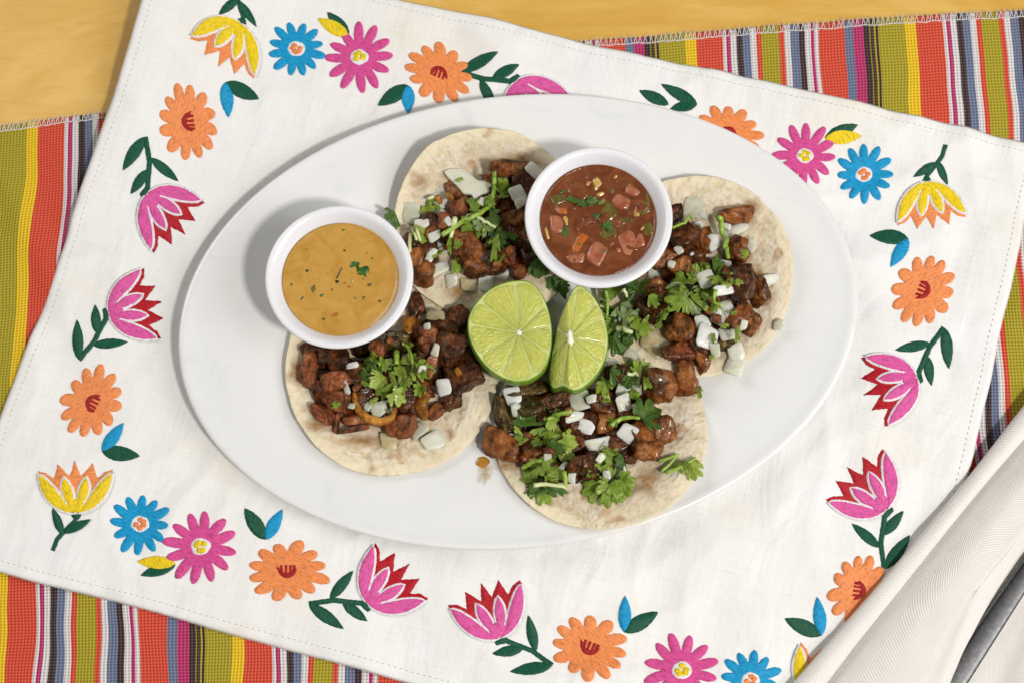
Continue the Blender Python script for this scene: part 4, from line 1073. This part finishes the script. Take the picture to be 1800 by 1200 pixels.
slab = [(655, 270), (700, 243), (760, 235), (890, 245), (1000, 340), (1080, 400), (1150, 400), (1230, 440), (1210, 545), (1110, 560), (1040, 635), (990, 560), (900, 560), (820, 460), (760, 400), (710, 350)]
slab = [(680+x/6.665, 260+y/6.665) for x, y in slab]
wedge_on(823, 323, slab, 'onion', 'largest onion slab, long and pale, at the top of the upper taco', th=0.004, tilt=0.05, curve=0.15, up=0.001)
for a in [(721, 374, 36, 42, 0, 'onion_clear', 'round glassy onion piece at the left edge of the upper taco'),
          (776, 341, 24, 28, 0, 'onion_clear', 'grey translucent onion piece left of the large slab'),
          (773, 356, 32, 26, -10, 'onion', 'square onion piece below the left end of the large slab'),
          (770, 375, 22, 16, 5, 'onion_clear', 'small onion piece under the square one on the upper taco'),
          (739, 394, 30, 22, 0, 'onion', 'onion piece above the tied cilantro stems by the tan cup'),
          (764, 418, 26, 24, 20, 'onion', 'onion piece left of the long cilantro stem'),
          (757, 455, 42, 18, 55, 'onion', 'long slanted onion piece right of the tan sauce cup'),
          (782, 436, 26, 32, 10, 'onion_white', 'pale onion piece between two slanted ones on the upper taco'),
          (774, 472, 44, 22, 30, 'onion', 'lowest slanted onion piece on the upper taco'),
          (884, 481, 25, 26, -20, 'onion_white', 'small onion cube above the round half lime'),
          (853, 498, 30, 34, 5, 'onion', 'onion square on the tortilla just above the half lime'),
          (793, 497, 24, 30, 5, 'onion_clear', 'glassy onion piece on the bare lower part of the upper tortilla'),
          (825, 500, 30, 26, 0, 'onion_cooked', 'yellowish wet onion piece on the lower part of the upper tortilla'),
          (909, 340, 30, 26, 30, 'onion', 'onion piece right of the cilantro tip on the upper taco'),
          (917, 358, 22, 18, 20, 'onion_clear', 'grey onion piece beside the left rim of the salsa cup'),
          (938, 299, 32, 26, -40, 'onion', 'onion piece at the upper left rim of the red salsa cup'),
          (843, 396, 34, 16, -25, 'onion', 'onion sliver beneath the long cilantro stem')]:
    onion(*a)
cs = sprig(850, 380, 'cilantro sprig with a long bright stem across the upper taco')
for a in [(845, 372, 34, 215, 'leaf_mid'), (832, 372, 36, 110, 'leaf_mid', 0.7), (846, 368, 34, 80, 'leaf_dark'), (876, 334, 34, 60, 'leaf_dark', 1.2), (878, 340, 28, 20, 'leaf_mid'), (832, 392, 42, 235, 'leaf_mid'), (850, 392, 38, 250, 'leaf_pale'),
          (862, 400, 46, 280, 'leaf_mid', 0.8), (872, 408, 50, 300, 'leaf_dark', 0.7), (880, 405, 42, 340, 'leaf_dark', 0.6), (868, 420, 48, 265, 'leaf_mid', 0.5), (860, 380, 34, 330, 'leaf_dark')]:
    leaflet(cs, *a)
stem(cs, [(777, 414), (805, 396), (838, 379), (860, 366), (868, 340), (870, 312)], 0.0013, 'stem', up=0.003)
stem(cs, [(838, 382), (855, 393), (872, 400)], 0.0010, 'stem_pale', up=0.003)
cs = sprig(797, 402, 'short white cilantro stalk standing beside the long stem'); stem(cs, [(800, 384), (796, 402), (792, 418)], 0.0014, 'stem_pale', up=0.002)
cs = sprig(697, 385, 'dark cilantro leaf at the far left edge of the upper taco'); leaflet(cs, 694, 372, 40, 280, 'leaf_dark', 0.9)
cs = sprig(755, 368, 'upright cilantro leaf left of the square onion on the upper taco'); leaflet(cs, 758, 348, 30, 260, 'leaf_mid', 0.6); leaflet(cs, 750, 364, 34, 285, 'leaf_lime', 0.8); stem(cs, [(762, 346), (752, 350)], 0.001, 'stem_pale')
cs = sprig(732, 420, 'cilantro leaf with pale cut stems close to the tan sauce cup'); leaflet(cs, 738, 398, 46, 268, 'leaf_lime', 0.7); leaflet(cs, 736, 404, 34, 300, 'leaf_mid')
stem(cs, [(726, 404), (734, 424)], 0.0009, 'stem_pale', up=0.003); stem(cs, [(732, 402), (739, 424)], 0.0008, 'stem_pale', up=0.003); stem(cs, [(722, 412), (720, 444)], 0.001, 'stem_pale', up=0.002)
cs = sprig(800, 468, 'tiny cilantro leaf on the lowest slanted onion piece'); leaflet(cs, 794, 466, 22, 340, 'leaf_mid')
cs = sprig(792, 432, 'narrow cilantro strip on the pale onion piece of the upper taco'); leaflet(cs, 794, 420, 30, 262, 'leaf_mid', 0.4)
cs = sprig(766, 456, 'thin cilantro shred across the long slanted onion piece'); leaflet(cs, 776, 440, 34, 235, 'leaf_lime', 0.3)
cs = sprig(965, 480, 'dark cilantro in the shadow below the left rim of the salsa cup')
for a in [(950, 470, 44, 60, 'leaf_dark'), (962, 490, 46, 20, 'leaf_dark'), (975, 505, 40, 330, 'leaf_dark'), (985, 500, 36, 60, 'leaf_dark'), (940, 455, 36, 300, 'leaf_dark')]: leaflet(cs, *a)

# --- right-hand taco
FILL = iter(['dark pork bit under the charred cube on the right-hand taco', 'dark pork bit under the largest cilantro heap on the right-hand taco', 'dark pork bit below the bright onion flake on the right-hand taco', 'dark pork bit above the left cilantro leaves on the right-hand taco', 'dark pork bit under the smooth pork cube on the right-hand taco', 'dark pork bit under the blackened cube on the right-hand taco', 'dark pork bit behind the right rim of the salsa cup on the right-hand taco', 'dark pork bit under the tilted onion sliver on the right-hand taco', 'dark pork bit above the glossy faceted cube on the right-hand taco', 'dark pork bit under the largest white onion piece on the right-hand taco'])
gB = 'buried pork bits of the right-hand taco'
for px, py, w, h, r, tn in [(1205, 430, 60, 56, 0, 'dark'), (1240, 480, 60, 56, 0, 'dark'), (1262, 535, 66, 50, 0, 'dark'), (1190, 470, 56, 50, 0, 'dark'), (1175, 520, 56, 56, 0, 'dark'), (1290, 500, 60, 56, 0, 'dark'), (1175, 400, 50, 46, 0, 'dark'),
        (1280, 560, 50, 40, 0, 'dark'), (1225, 545, 56, 40, 0, 'dark'), (1230, 600, 50, 50, 0, 'dark')]:
    meat(px, py, w, h, r, tn, next(FILL), gB, q=50)
for a in [(1295, 378, 58, 30, 5, 'brown', 'knobbly pork piece topmost on the right-hand taco'),
          (1184, 382, 34, 34, 0, 'dark', 'dark pork bit touching the right rim of the red salsa cup'),
          (1204, 416, 54, 48, 20, 'dark', 'charred pork cube right of the red salsa cup'),
          (1237, 426, 30, 48, 12, 'brown', 'upright brown pork slab beside the pale green cilantro stem'),
          (1298, 441, 44, 40, -35, 'brown', 'glossy pork cube right of the pale green cilantro stem'),
          (1170, 452, 36, 40, 0, 'brown', 'pork cube under the lower right rim of the salsa cup'),
          (1200, 468, 40, 34, 10, 'brown', 'pork bit above the left cilantro leaves of the right-hand taco'),
          (1302, 500, 52, 60, 15, 'dark', 'blackened pork cube right of the cilantro on the right-hand taco'),
          (1337, 512, 32, 46, 20, 'brown', 'brown pork cube at the far right of the right-hand taco'),
          (1156, 510, 34, 40, 5, 'brown', 'smooth pork cube left of the cilantro on the right-hand taco'),
          (1146, 541, 62, 40, -25, 'dark', 'charred pork piece below the smooth cube, right of the lime wedge'),
          (1198, 578, 58, 50, -10, 'brown', 'glossy faceted pork cube in the lower middle of the right-hand taco'),
          (1199, 618, 64, 34, 8, 'meat_red', 'brick shaped pork piece below the glossy faceted cube'),
          (1235, 629, 28, 42, 15, 'brown', 'narrow pork piece right of the brick shaped one'),
          (1204, 662, 42, 56, 12, 'brown', 'upright pork block between the right-hand and lower tacos'),
          (1163, 678, 52, 62, 15, 'brown', 'pork cube with a black pit between the right-hand and lower tacos'),
          (1298, 556, 28, 42, -35, 'brown', 'slanted pork bit near the lower right of the right-hand taco'),
          (1321, 570, 30, 44, -25, 'brown', 'outermost pork piece at the lower right of the right-hand taco'),
          (1275, 602, 30, 24, 0, 'olive', 'dark pork bit above the pale onion squares of the right-hand taco')]:
    meat(*a)
for a in [(1221, 366, 36, 42, -10, 'onion_clear', 'glassy onion piece right of the red salsa cup'),
          (1296, 405, 52, 26, 20, 'onion', 'long pale onion piece across the top of the right-hand taco'),
          (1256, 412, 22, 22, 0, 'onion_clear', 'translucent onion bit left of the pale green stem'),
          (1254, 432, 24, 36, 15, 'onion_white', 'onion block standing left of the pale green stem'),
          (1322, 433, 20, 30, 25, 'onion_clear', 'glassy onion piece right of the glossy pork cube'),
          (1273, 466, 28, 20, -10, 'onion', 'onion piece at the top of the cilantro on the right-hand taco'),
          (1154, 480, 30, 38, 0, 'onion', 'onion piece under the lower right rim of the salsa cup'),
          (1274, 511, 36, 20, 12, 'onion_white', 'bright onion flake below the cilantro on the right-hand taco'),
          (1266, 557, 32, 28, -25, 'onion', 'onion piece left of the slanted pork bit'),
          (1281, 545, 24, 36, 25, 'onion', 'tilted onion sliver below the bright onion flake'),
          (1279, 586, 28, 32, 15, 'onion', 'onion cube at the lower right filling of the right-hand taco'),
          (1306, 573, 14, 26, -15, 'onion', 'narrow onion sliver between two pork bits of the right-hand taco'),
          (1236, 571, 26, 32, 10, 'onion', 'onion piece right of the glossy faceted pork cube'),
          (1243, 592, 34, 44, -15, 'onion_white', 'largest white onion piece of the right-hand taco'),
          (1257, 614, 20, 28, 10, 'onion_clear', 'translucent onion piece below the largest white one'),
          (1293, 618, 34, 40, 10, 'onion', 'upper one of two pale onion squares at the tortilla edge'),
          (1290, 642, 36, 34, -20, 'onion', 'lower one of two pale onion squares overhanging the tortilla edge'),
          (1357, 494, 38, 24, 20, 'onion', 'triangular onion piece at the far right edge of the right-hand taco'),
          (1369, 573, 18, 20, 0, 'onion_clear', 'small onion bit off the right edge of the right-hand tortilla'),
          (1112, 624, 32, 24, -25, 'onion_clear', 'glassy onion piece right of the narrow lime wedge'),
          (1150, 600, 62, 50, -30, 'onion_cooked', 'broad pale onion sheet left of the brick shaped pork piece')]:
    onion(*a)
wedge_on(1228, 394, [(1219, 393), (1231, 388), (1239, 403)], 'onion_white', 'small triangular onion chip right of the salsa cup, upper one', th=0.002)
wedge_on(1216, 447, [(1222, 435), (1225, 445), (1205, 456)], 'onion_white', 'small triangular onion chip right of the salsa cup, lower one', th=0.002)
cs = sprig(1225, 510, 'largest heap of bright cilantro on the right-hand taco')
for a in [(1235, 485, 50, 60, 'leaf_mid'), (1240, 490, 50, 20, 'leaf_mid'), (1225, 495, 46, 110, 'leaf_mid', 0.8), (1215, 500, 44, 150, 'leaf_mid'), (1200, 498, 44, 240, 'leaf_pale', 0.8), (1210, 515, 56, 290, 'leaf_pale', 0.9), (1205, 520, 50, 210, 'leaf_mid'), (1238, 500, 48, 280, 'leaf_mid'),
          (1260, 485, 44, 310, 'leaf_lime', 0.8), (1255, 480, 42, 80, 'leaf_dark'), (1215, 525, 46, 330, 'leaf_mid', 0.6)]:
    leaflet(cs, *a)
onion(1242, 492, 36, 34, 25, 'onion', 'shiny onion square lying on the cilantro of the right-hand taco')
stem(cs, [(1233, 520), (1252, 532), (1270, 536)], 0.0009, 'stem'); stem(cs, [(1258, 510), (1252, 540)], 0.001, 'stem')
cs = sprig(1270, 420, 'pale green cilantro stem upright at the top of the right-hand taco'); stem(cs, [(1264, 384), (1269, 412), (1274, 436), (1280, 455)], 0.0014, 'stem', up=0.004)
cs = sprig(1200, 396, 'thin cilantro stem touching the right rim of the salsa cup'); stem(cs, [(1181, 401), (1200, 393), (1219, 391)], 0.0008, 'stem', up=0.002)
cs = sprig(1105, 545, 'cilantro heap between the narrow lime wedge and the charred pork of the right-hand taco')
for a in [(1125, 515, 46, 50, 'leaf_mid'), (1120, 510, 44, 150, 'leaf_dark'), (1085, 520, 44, 120, 'leaf_mid'), (1080, 545, 44, 200, 'leaf_dark'), (1090, 535, 46, 300, 'leaf_pale'), (1095, 560, 40, 20, 'leaf_pale'), (1082, 565, 46, 265, 'leaf_mid'), (1100, 570, 40, 330, 'leaf_mid'), (1118, 580, 44, 30, 'leaf_mid', 0.7), (1112, 582, 36, 240, 'leaf_dark'), (1100, 500, 40, 90, 'leaf_dark'), (1140, 520, 36, 20, 'leaf_mid'), (1078, 590, 40, 300, 'leaf_dark')]:
    leaflet(cs, *a)
stem(cs, [(1064, 510), (1068, 532), (1067, 556)], 0.001, 'stem', up=0.004); stem(cs, [(1084, 577), (1100, 581), (1112, 584)], 0.0014, 'stem_pale', up=0.004); stem(cs, [(1096, 508), (1102, 522)], 0.0009, 'stem_pale', up=0.003)
cs = sprig(1292, 590, 'tiny cilantro scrap on the onion cube of the right-hand taco'); leaflet(cs, 1292, 578, 26, 280, 'leaf_mid', 0.6)
cs = sprig(1293, 547, 'tiny cilantro scrap on the tilted onion sliver'); leaflet(cs, 1286, 548, 16, 10, 'leaf_mid', 0.8)
cs = sprig(1250, 626, 'cilantro scrap beside the narrow pork piece at the right-hand tortilla edge'); leaflet(cs, 1246, 630, 16, 30, 'leaf_lime', 0.7)

# --- lower taco
FILL = iter(['dark pork bit under the long lime green leaf on the lower taco', 'dark pork bit under the white onion cube on the lower taco', 'dark pork bit under the tip of the narrow lime wedge on the lower taco', 'dark pork bit under the brightest onion cube on the lower taco', 'dark pork bit right of the lower left cilantro on the lower taco', 'dark pork bit under the dark leaf pointing left on the lower taco', 'dark pork bit above the bottom cilantro heap on the lower taco', 'dark pork bit under the half lime, by the white onion on the lower taco', 'dark pork bit under the pale onion piece on the lower taco', 'dark pork bit right of the narrow lime wedge on the lower taco'])
gD = 'buried pork bits of the lower taco'
for px, py, w, h, r, tn in [(1000, 780, 60, 50, 0, 'dark'), (1015, 745, 60, 50, 0, 'dark'), (1055, 705, 60, 44, 0, 'dark'), (1090, 775, 56, 50, 0, 'dark'), (990, 828, 56, 40, 0, 'dark'), (960, 752, 56, 44, 0, 'dark'), (1045, 815, 60, 40, 0, 'dark'), (930, 715, 56, 40, 0, 'olive'), (1100, 720, 50, 50, 0, 'dark'), (1085, 665, 44, 36, 0, 'dark')]:
    meat(px, py, w, h, r, tn, next(FILL), gD, q=50)
for a in [(882, 782, 62, 46, -22, 'brown', 'glossy pork chunk overhanging the left edge of the lower taco'),
          (936, 782, 44, 46, 0, 'brown', 'pork cube right of the overhanging chunk on the lower taco'),
          (932, 808, 40, 20, 5, 'brown', 'flat pork bit above the lower left cilantro'),
          (883, 728, 22, 64, 12, 'olive', 'dark roasted pepper skin at the left edge of the lower taco'),
          (930, 682, 76, 24, 8, 'olive', 'dark green pepper strip just under the half lime'),
          (905, 745, 30, 36, 40, 'olive', 'charred pepper skin below the small onion pieces'),
          (976, 704, 82, 26, 5, 'dark', 'charred dark strip below the two limes'),
          (1066, 741, 40, 54, -10, 'brown', 'upright pork chunk in the middle of the lower taco'),
          (1132, 772, 52, 58, 20, 'brown', 'large smooth pork chunk right of centre on the lower taco'),
          (1167, 757, 44, 48, 20, 'brown', 'rough pork chunk at the right of the lower taco filling'),
          (1138, 792, 44, 30, 0, 'brown', 'rounded pork end below the large smooth chunk'),
          (1030, 816, 56, 36, 0, 'dark', 'dark pork piece above the bottom cilantro heap'),
          (1104, 800, 34, 26, 0, 'dark', 'small dark pork bit below the bright white onion cube'),
          (1088, 657, 34, 30, 0, 'dark', 'dark pork bit right of the narrow lime wedge')]:
    meat(*a)
for a in [(903, 695, 28, 32, 20, 'onion_white', 'white onion piece at the upper left of the lower taco'),
          (907, 722, 20, 24, 10, 'onion_clear', 'smaller onion chip below the white piece at the upper left of the lower taco'),
          (1022, 707, 42, 38, 20, 'onion_clear', 'grey glassy onion piece under the tip of the narrow lime wedge'),
          (1010, 735, 32, 22, 0, 'onion', 'onion piece half hidden between grey and white ones'),
          (1028, 754, 38, 36, -30, 'onion_white', 'white onion cube in the middle of the lower taco'),
          (1054, 781, 52, 24, 10, 'onion', 'wide onion piece below the white cube'),
          (1103, 760, 30, 34, -30, 'onion_white', 'brightest onion cube beside the large smooth pork chunk'),
          (968, 800, 28, 20, -10, 'onion', 'onion chip below the long lime green leaf'),
          (1005, 835, 16, 28, -5, 'onion', 'onion sliver right of the lower left cilantro'),
          (1095, 681, 26, 38, -20, 'onion', 'upright onion piece right of the narrow lime wedge'),
          (1097, 711, 30, 40, 15, 'onion', 'pale onion piece below the upright one'),
          (1124, 688, 28, 30, 0, 'onion_clear', 'glassy onion piece left of the pork cube with the black pit'),
          (1120, 718, 26, 28, 20, 'onion_cooked', 'yellowed onion piece above the thin bent stem'),
          (1073, 640, 30, 24, 0, 'onion_clear', 'translucent onion piece at the right rind of the narrow lime wedge')]:
    onion(*a)
cs = sprig(935, 737, 'dark cilantro leaf pointing left on the lower taco'); leaflet(cs, 962, 745, 70, 170, 'leaf_dark', 0.8); leaflet(cs, 955, 750, 40, 200, 'leaf_mid', 0.6)
cs = sprig(990, 765, 'long lime green cilantro leaf down the middle of the lower taco')
stem(cs, [(1005, 722), (985, 728), (962, 737)], 0.0012, 'stem', up=0.003)
for a in [(972, 736, 34, 70, 'leaf_lime', 0.6), (970, 735, 62, 300, 'leaf_lime', 0.55), (988, 765, 56, 285, 'leaf_lime', 0.75), (990, 770, 40, 330, 'leaf_lime', 0.7), (968, 755, 30, 260, 'leaf_mid')]: leaflet(cs, *a, up=0.003)
cs = sprig(972, 790, 'small dark cilantro leaf on the onion chip of the lower taco'); leaflet(cs, 980, 780, 34, 240, 'leaf_dark')
cs = sprig(955, 840, 'cilantro leaves with a pale stem at the lower left of the lower taco')
for a in [(950, 835, 46, 60, 'leaf_mid'), (958, 838, 44, 20, 'leaf_mid'), (945, 838, 40, 170, 'leaf_mid'), (950, 848, 46, 290, 'leaf_mid', 0.9), (965, 855, 40, 350, 'leaf_dark', 0.6), (940, 845, 36, 240, 'leaf_dark')]: leaflet(cs, *a)
stem(cs, [(938, 852), (965, 851), (994, 855)], 0.0011, 'stem_pale', up=0.003); stem(cs, [(919, 822), (935, 812), (952, 808)], 0.0012, 'stem', up=0.002); stem(cs, [(992, 828), (995, 855)], 0.0012, 'stem', up=0.002)
cs = sprig(1075, 845, 'broad cilantro heap at the bottom of the lower tortilla')
for a in [(1075, 790, 44, 260, 'leaf_mid', 0.8), (1068, 800, 46, 230, 'leaf_mid', 0.7), (1095, 800, 40, 280, 'leaf_dark', 0.7), (1070, 845, 46, 190, 'leaf_dark'), (1060, 845, 46, 215, 'leaf_mid'), (1070, 850, 48, 270, 'leaf_mid', 0.8), (1080, 845, 50, 300, 'leaf_mid'), (1090, 840, 40, 340, 'leaf_mid', 0.7), (1075, 840, 36, 120, 'leaf_mid')]: leaflet(cs, *a)
onion(1092, 833, 24, 28, 15, 'onion', 'onion chip lying on the bottom cilantro heap'); onion(1066, 833, 14, 16, 0, 'onion_clear', 'tiny onion chip on the bottom cilantro heap, left one')
cs = sprig(1062, 693, 'upright cilantro leaf between the narrow lime wedge and the pale onions'); leaflet(cs, 1066, 668, 46, 255, 'leaf_mid', 0.6); leaflet(cs, 1062, 672, 40, 285, 'leaf_lime', 0.8); leaflet(cs, 1072, 650, 36, 280, 'leaf_dark', 0.7)
cs = sprig(1122, 655, 'curly cilantro above the glassy onion of the lower taco')
for a in [(1115, 655, 36, 130, 'leaf_mid'), (1122, 660, 40, 40, 'leaf_mid'), (1130, 662, 36, 280, 'leaf_mid', 0.8), (1112, 660, 30, 230, 'leaf_dark'), (1110, 700, 26, 60, 'leaf_mid')]: leaflet(cs, *a)
stem(cs, [(1103, 656), (1122, 661)], 0.0009, 'stem_pale', up=0.003)
cs = sprig(1145, 720, 'flat dark cilantro leaf above the rough pork chunk'); leaflet(cs, 1130, 735, 46, 40, 'leaf_dark', 1.1)
cs = sprig(1098, 735, 'thin bent cilantro stem across the lower taco'); stem(cs, [(1074, 748), (1092, 735), (1106, 733), (1125, 734)], 0.0012, 'stem', up=0.002)
cs = sprig(1195, 820, 'single cilantro sprig lying at the right edge of the lower tortilla')
stem(cs, [(1158, 810), (1176, 804), (1193, 798)], 0.0010, 'stem', up=0.0012); stem(cs, [(1162, 828), (1176, 816), (1190, 800)], 0.0009, 'stem', up=0.0012)
stem(cs, [(1170, 830), (1190, 823), (1210, 812), (1224, 804)], 0.0010, 'stem', up=0.0012)
leaflet(cs, 1212, 812, 42, 292, 'leaf_lime', 0.8); leaflet(cs, 1210, 812, 34, 190, 'leaf_mid', 0.35)
cs = sprig(1232, 690, 'cilantro scrap on the platter right of the upright pork block'); leaflet(cs, 1226, 680, 26, 290, 'leaf_mid', 0.5)

# --- crumbs scattered through the fillings, each named after the thing it lies by
import re
NAMED = []
for o in list(COL.objects):
    if o.parent is None and o.get('category') in ('meat', 'onion', 'cilantro', 'pepper', 'tomato'):
        sh = re.split(r' (?:on|at|in|under|below|beside|above|left|right|touching|between|with|of|lying|across|directly|near|tucked|standing|just|wedged|topmost|lowest|half|down|pointing|beneath|inside|close|overhanging|behind|by|from|off|over|to|underneath|lowest|and)\b', o['label'])[0].split(',')[0]
        if 2 <= len(sh.split()) <= 6: NAMED.append((o.location.copy(), sh))
USED = set()
def crumb_label(o, what, where):
    p = o.location; best = sorted(NAMED, key=lambda q: (q[0]-p).length)[:6]
    for q, sh in best:
        d = p-q; side = ('right of' if d.x > 0 else 'left of') if abs(d.x) > abs(d.y) else ('above' if d.y > 0 else 'below')
        lab = '%s just %s the %s on the %s taco' % (what, side, sh, where)
        if lab not in USED and len(lab.split()) <= 16: USED.add(lab); o['label'] = lab; return
for where, cx, cy, rx, ry in [('upper', 835, 395, 95, 88), ('right-hand', 1235, 500, 96, 125), ('left-hand', 680, 660, 128, 92), ('lower', 1035, 765, 130, 78)]:
    def spot():
        while True:
            a = RNG.random()*6.28; r = math.sqrt(RNG.random()); x, y = cx+math.cos(a)*rx*r, cy+math.sin(a)*ry*r
            if math.hypot(x-596, y-485) < 138 or math.hypot(x-1052, y-380) < 138 or (815 < x < 1075 and 485 < y < 695): continue
            return x, y
    for _ in range(6):
        x, y = spot(); o = meat(x, y, RNG.uniform(11, 20), RNG.uniform(9, 16), RNG.uniform(0, 180), RNG.choice(('brown', 'meat_red', 'brown', 'amber')), 'tiny pork crumb loose in the filling of the %s taco' % where, 'pork crumbs of the %s taco' % where); crumb_label(o, 'tiny pork crumb', where)
    for _ in range(5):
        x, y = spot(); o = onion(x, y, RNG.uniform(13, 22), RNG.uniform(11, 17), RNG.uniform(0, 180), RNG.choice(('onion', 'onion_clear', 'onion')), 'tiny onion dice loose in the filling of the %s taco' % where, group='onion crumbs of the %s taco' % where); crumb_label(o, 'tiny onion dice', where)
    for _ in range(8):
        x, y = spot(); cs = sprig(x, y, 'tiny cilantro scrap loose in the filling of the %s taco' % where); cs['group'] = 'cilantro scraps of the %s taco' % where; crumb_label(cs, 'tiny cilantro scrap', where)
        leaflet(cs, x, y, RNG.uniform(14, 28), RNG.uniform(0, 360), RNG.choice(('leaf_lime', 'leaf_mid', 'leaf_mid')), RNG.uniform(0.5, 0.9))

# ------------------------------------------------------------------ folded napkin with cutlery
LINES = [  # px polyline from the upper right to the lower left, height
    ([(1776, 752), (1697, 858), (1570, 1014), (1410, 1202)], 0.0062),
    ([(1769, 756), (1690, 857), (1562, 1010), (1400, 1197)], 0.0092),
    ([(1772, 764), (1692, 864), (1564, 1017), (1404, 1203)], 0.0118),
    ([(1780, 772), (1702, 868), (1574, 1024), (1416, 1206)], 0.0130),
    ([(1790, 776), (1706, 876), (1572, 1042), (1428, 1212)], 0.0118),
    ([(1793, 783), (1704, 886), (1564, 1058), (1444, 1214)], 0.0100),
    ([(1796, 784), (1708, 887), (1570, 1060), (1450, 1216)], 0.0125),
    ([(1806, 792), (1718, 895), (1584, 1068), (1466, 1220)], 0.0165),
    ([(1830, 815), (1745, 920), (1640, 1060), (1540, 1225)], 0.0225),
    ([(1860, 850), (1770, 965), (1690, 1070), (1610, 1230)], 0.0235),
    ([(1880, 870), (1800, 915), (1738, 998), (1640, 1232)], 0.0225),
    ([(1895, 890), (1822, 925), (1752, 1016), (1650, 1238)], 0.0185),
    ([(1905, 905), (1836, 945), (1762, 1035), (1662, 1242)], 0.0145),
    ([(1925, 930), (1850, 985), (1778, 1070), (1690, 1250)], 0.0128),
    ([(1950, 960), (1870, 1030), (1795, 1110), (1730, 1260)], 0.0135),
    ([(1975, 1000), (1890, 1070), (1820, 1150), (1770, 1280)], 0.0185),
    ([(2010, 1040), (1930, 1110), (1870, 1190), (1830, 1300)], 0.0215),
    ([(2070, 1080), (2000, 1150), (1950, 1230), (1910, 1330)], 0.0120),
    ([(2090, 1090), (2020, 1160), (1970, 1240), (1930, 1340)], 0.0052)]
def line_pt(L, t):
    """t runs 0..1 over the given points and is extrapolated past both ends"""
    pts, z = L; n = len(pts)-1; f = t*n
    i = min(max(int(math.floor(f)), 0), n-1); g = f-i
    if 0 <= g <= 1:
        a, b, c, d = pts[max(0, i-1)], pts[i], pts[i+1], pts[min(n, i+2)]
        q = [0.5*(2*B+(C-A)*g+(2*A-5*B+4*C-D)*g*g+(-A+3*B-3*C+D)*g**3) for A, B, C, D in zip(a, b, c, d)]
    else: q = [A+(B-A)*g for A, B in zip(pts[i], pts[i+1])]
    return P(q[0], q[1], 0.0045+(z-0.0045)*0.8)
NTT = 120; V = []; UV = []; rows = []
for k in range(NTT):
    t = -0.25+1.6*k/(NTT-1); C = [line_pt(L, t) for L in LINES]; row = []
    for i in range(len(C)-1):
        p0, p1, p2, p3 = C[max(0, i-1)], C[i], C[i+1], C[min(len(C)-1, i+2)]
        for j in range(7):
            g = j/7; p = 0.5*((2*p1)+(p2-p0)*g+(2*p0-5*p1+4*p2-p3)*g*g+(-p0+3*p1-3*p2+p3)*g**3)
            p.z += 0.0005*nz(p.x*45, p.y*45, 3)+0.0003*nz(p.x*120, p.y*120, 8); row.append(p)
    row.append(C[-1]); rows.append(row)
nv = len(rows[0])
mid = rows[NTT//2]; ul = [0.0]
for j in range(1, nv): ul.append(ul[-1]+(mid[j]-mid[j-1]).length)
vl = [0.0]; jr = nv//2
for k in range(1, NTT): vl.append(vl[-1]+(rows[k][jr]-rows[k-1][jr]).length)
for k in range(NTT):
    for j in range(nv): V.append(rows[k][j]); UV.append((ul[j], vl[k]))
nap = mk('cream_napkin', V, [f[::-1] for f in grid_faces(NTT, nv)], MAT['napkin'], origin=P(1800, 1000, 0.005), uvs=UV)
nap.modifiers.new('thickness', 'SOLIDIFY').thickness = 0.0009
tag(nap, 'cream herringbone cloth napkin folded at the lower right corner', 'napkin')
# cutlery handle, lying in the trough of the napkin
a = P(1606, 1300, 0.0140); b = P(1922, 828, 0.0175)
root = empty('table_knife', a, 'dull grey steel cutlery handle resting in the napkin fold', 'cutlery')
def bar(name, t0, t1, w0, w1, th, mat):
    V = []; n = 26; ax = (b-a).normalized(); sd = Vector((-ax.y, ax.x, 0)).normalized(); up = ax.cross(sd)*-1
    if up.z < 0: up = -up
    sec = []
    for k in range(20):
        q = 2*math.pi*k/20; sec.append((math.copysign(abs(math.cos(q))**0.5, math.cos(q)), math.copysign(abs(math.sin(q))**0.8, math.sin(q))))
    for i in range(n):
        t = i/(n-1); p = a.lerp(b, t0+(t1-t0)*t); w = w0+(w1-w0)*t
        e = min(1, math.sqrt(max(0.0, min(t, 1-t)*14))) if name == 'handle' else (1-0.9*t**5)
        for x, y in sec: V.append(p+sd*(x*w*0.5*max(e, 0.05))+up*(y*th*0.5*max(e, 0.1)))
    return mk(name, V, grid_faces(n, 20)+[(i*20+19, (i+1)*20+19, (i+1)*20, i*20) for i in range(n-1)]+[tuple(range(20)), tuple(range((n-1)*20, n*20))[::-1]], mat, parent=root)
bar('handle', 0.0, 0.86, 0.0150, 0.0082, 0.0032, MAT['steel'])
bar('blade', 0.855, 1.7, 0.0075, 0.019, 0.0012, MAT['steel'])
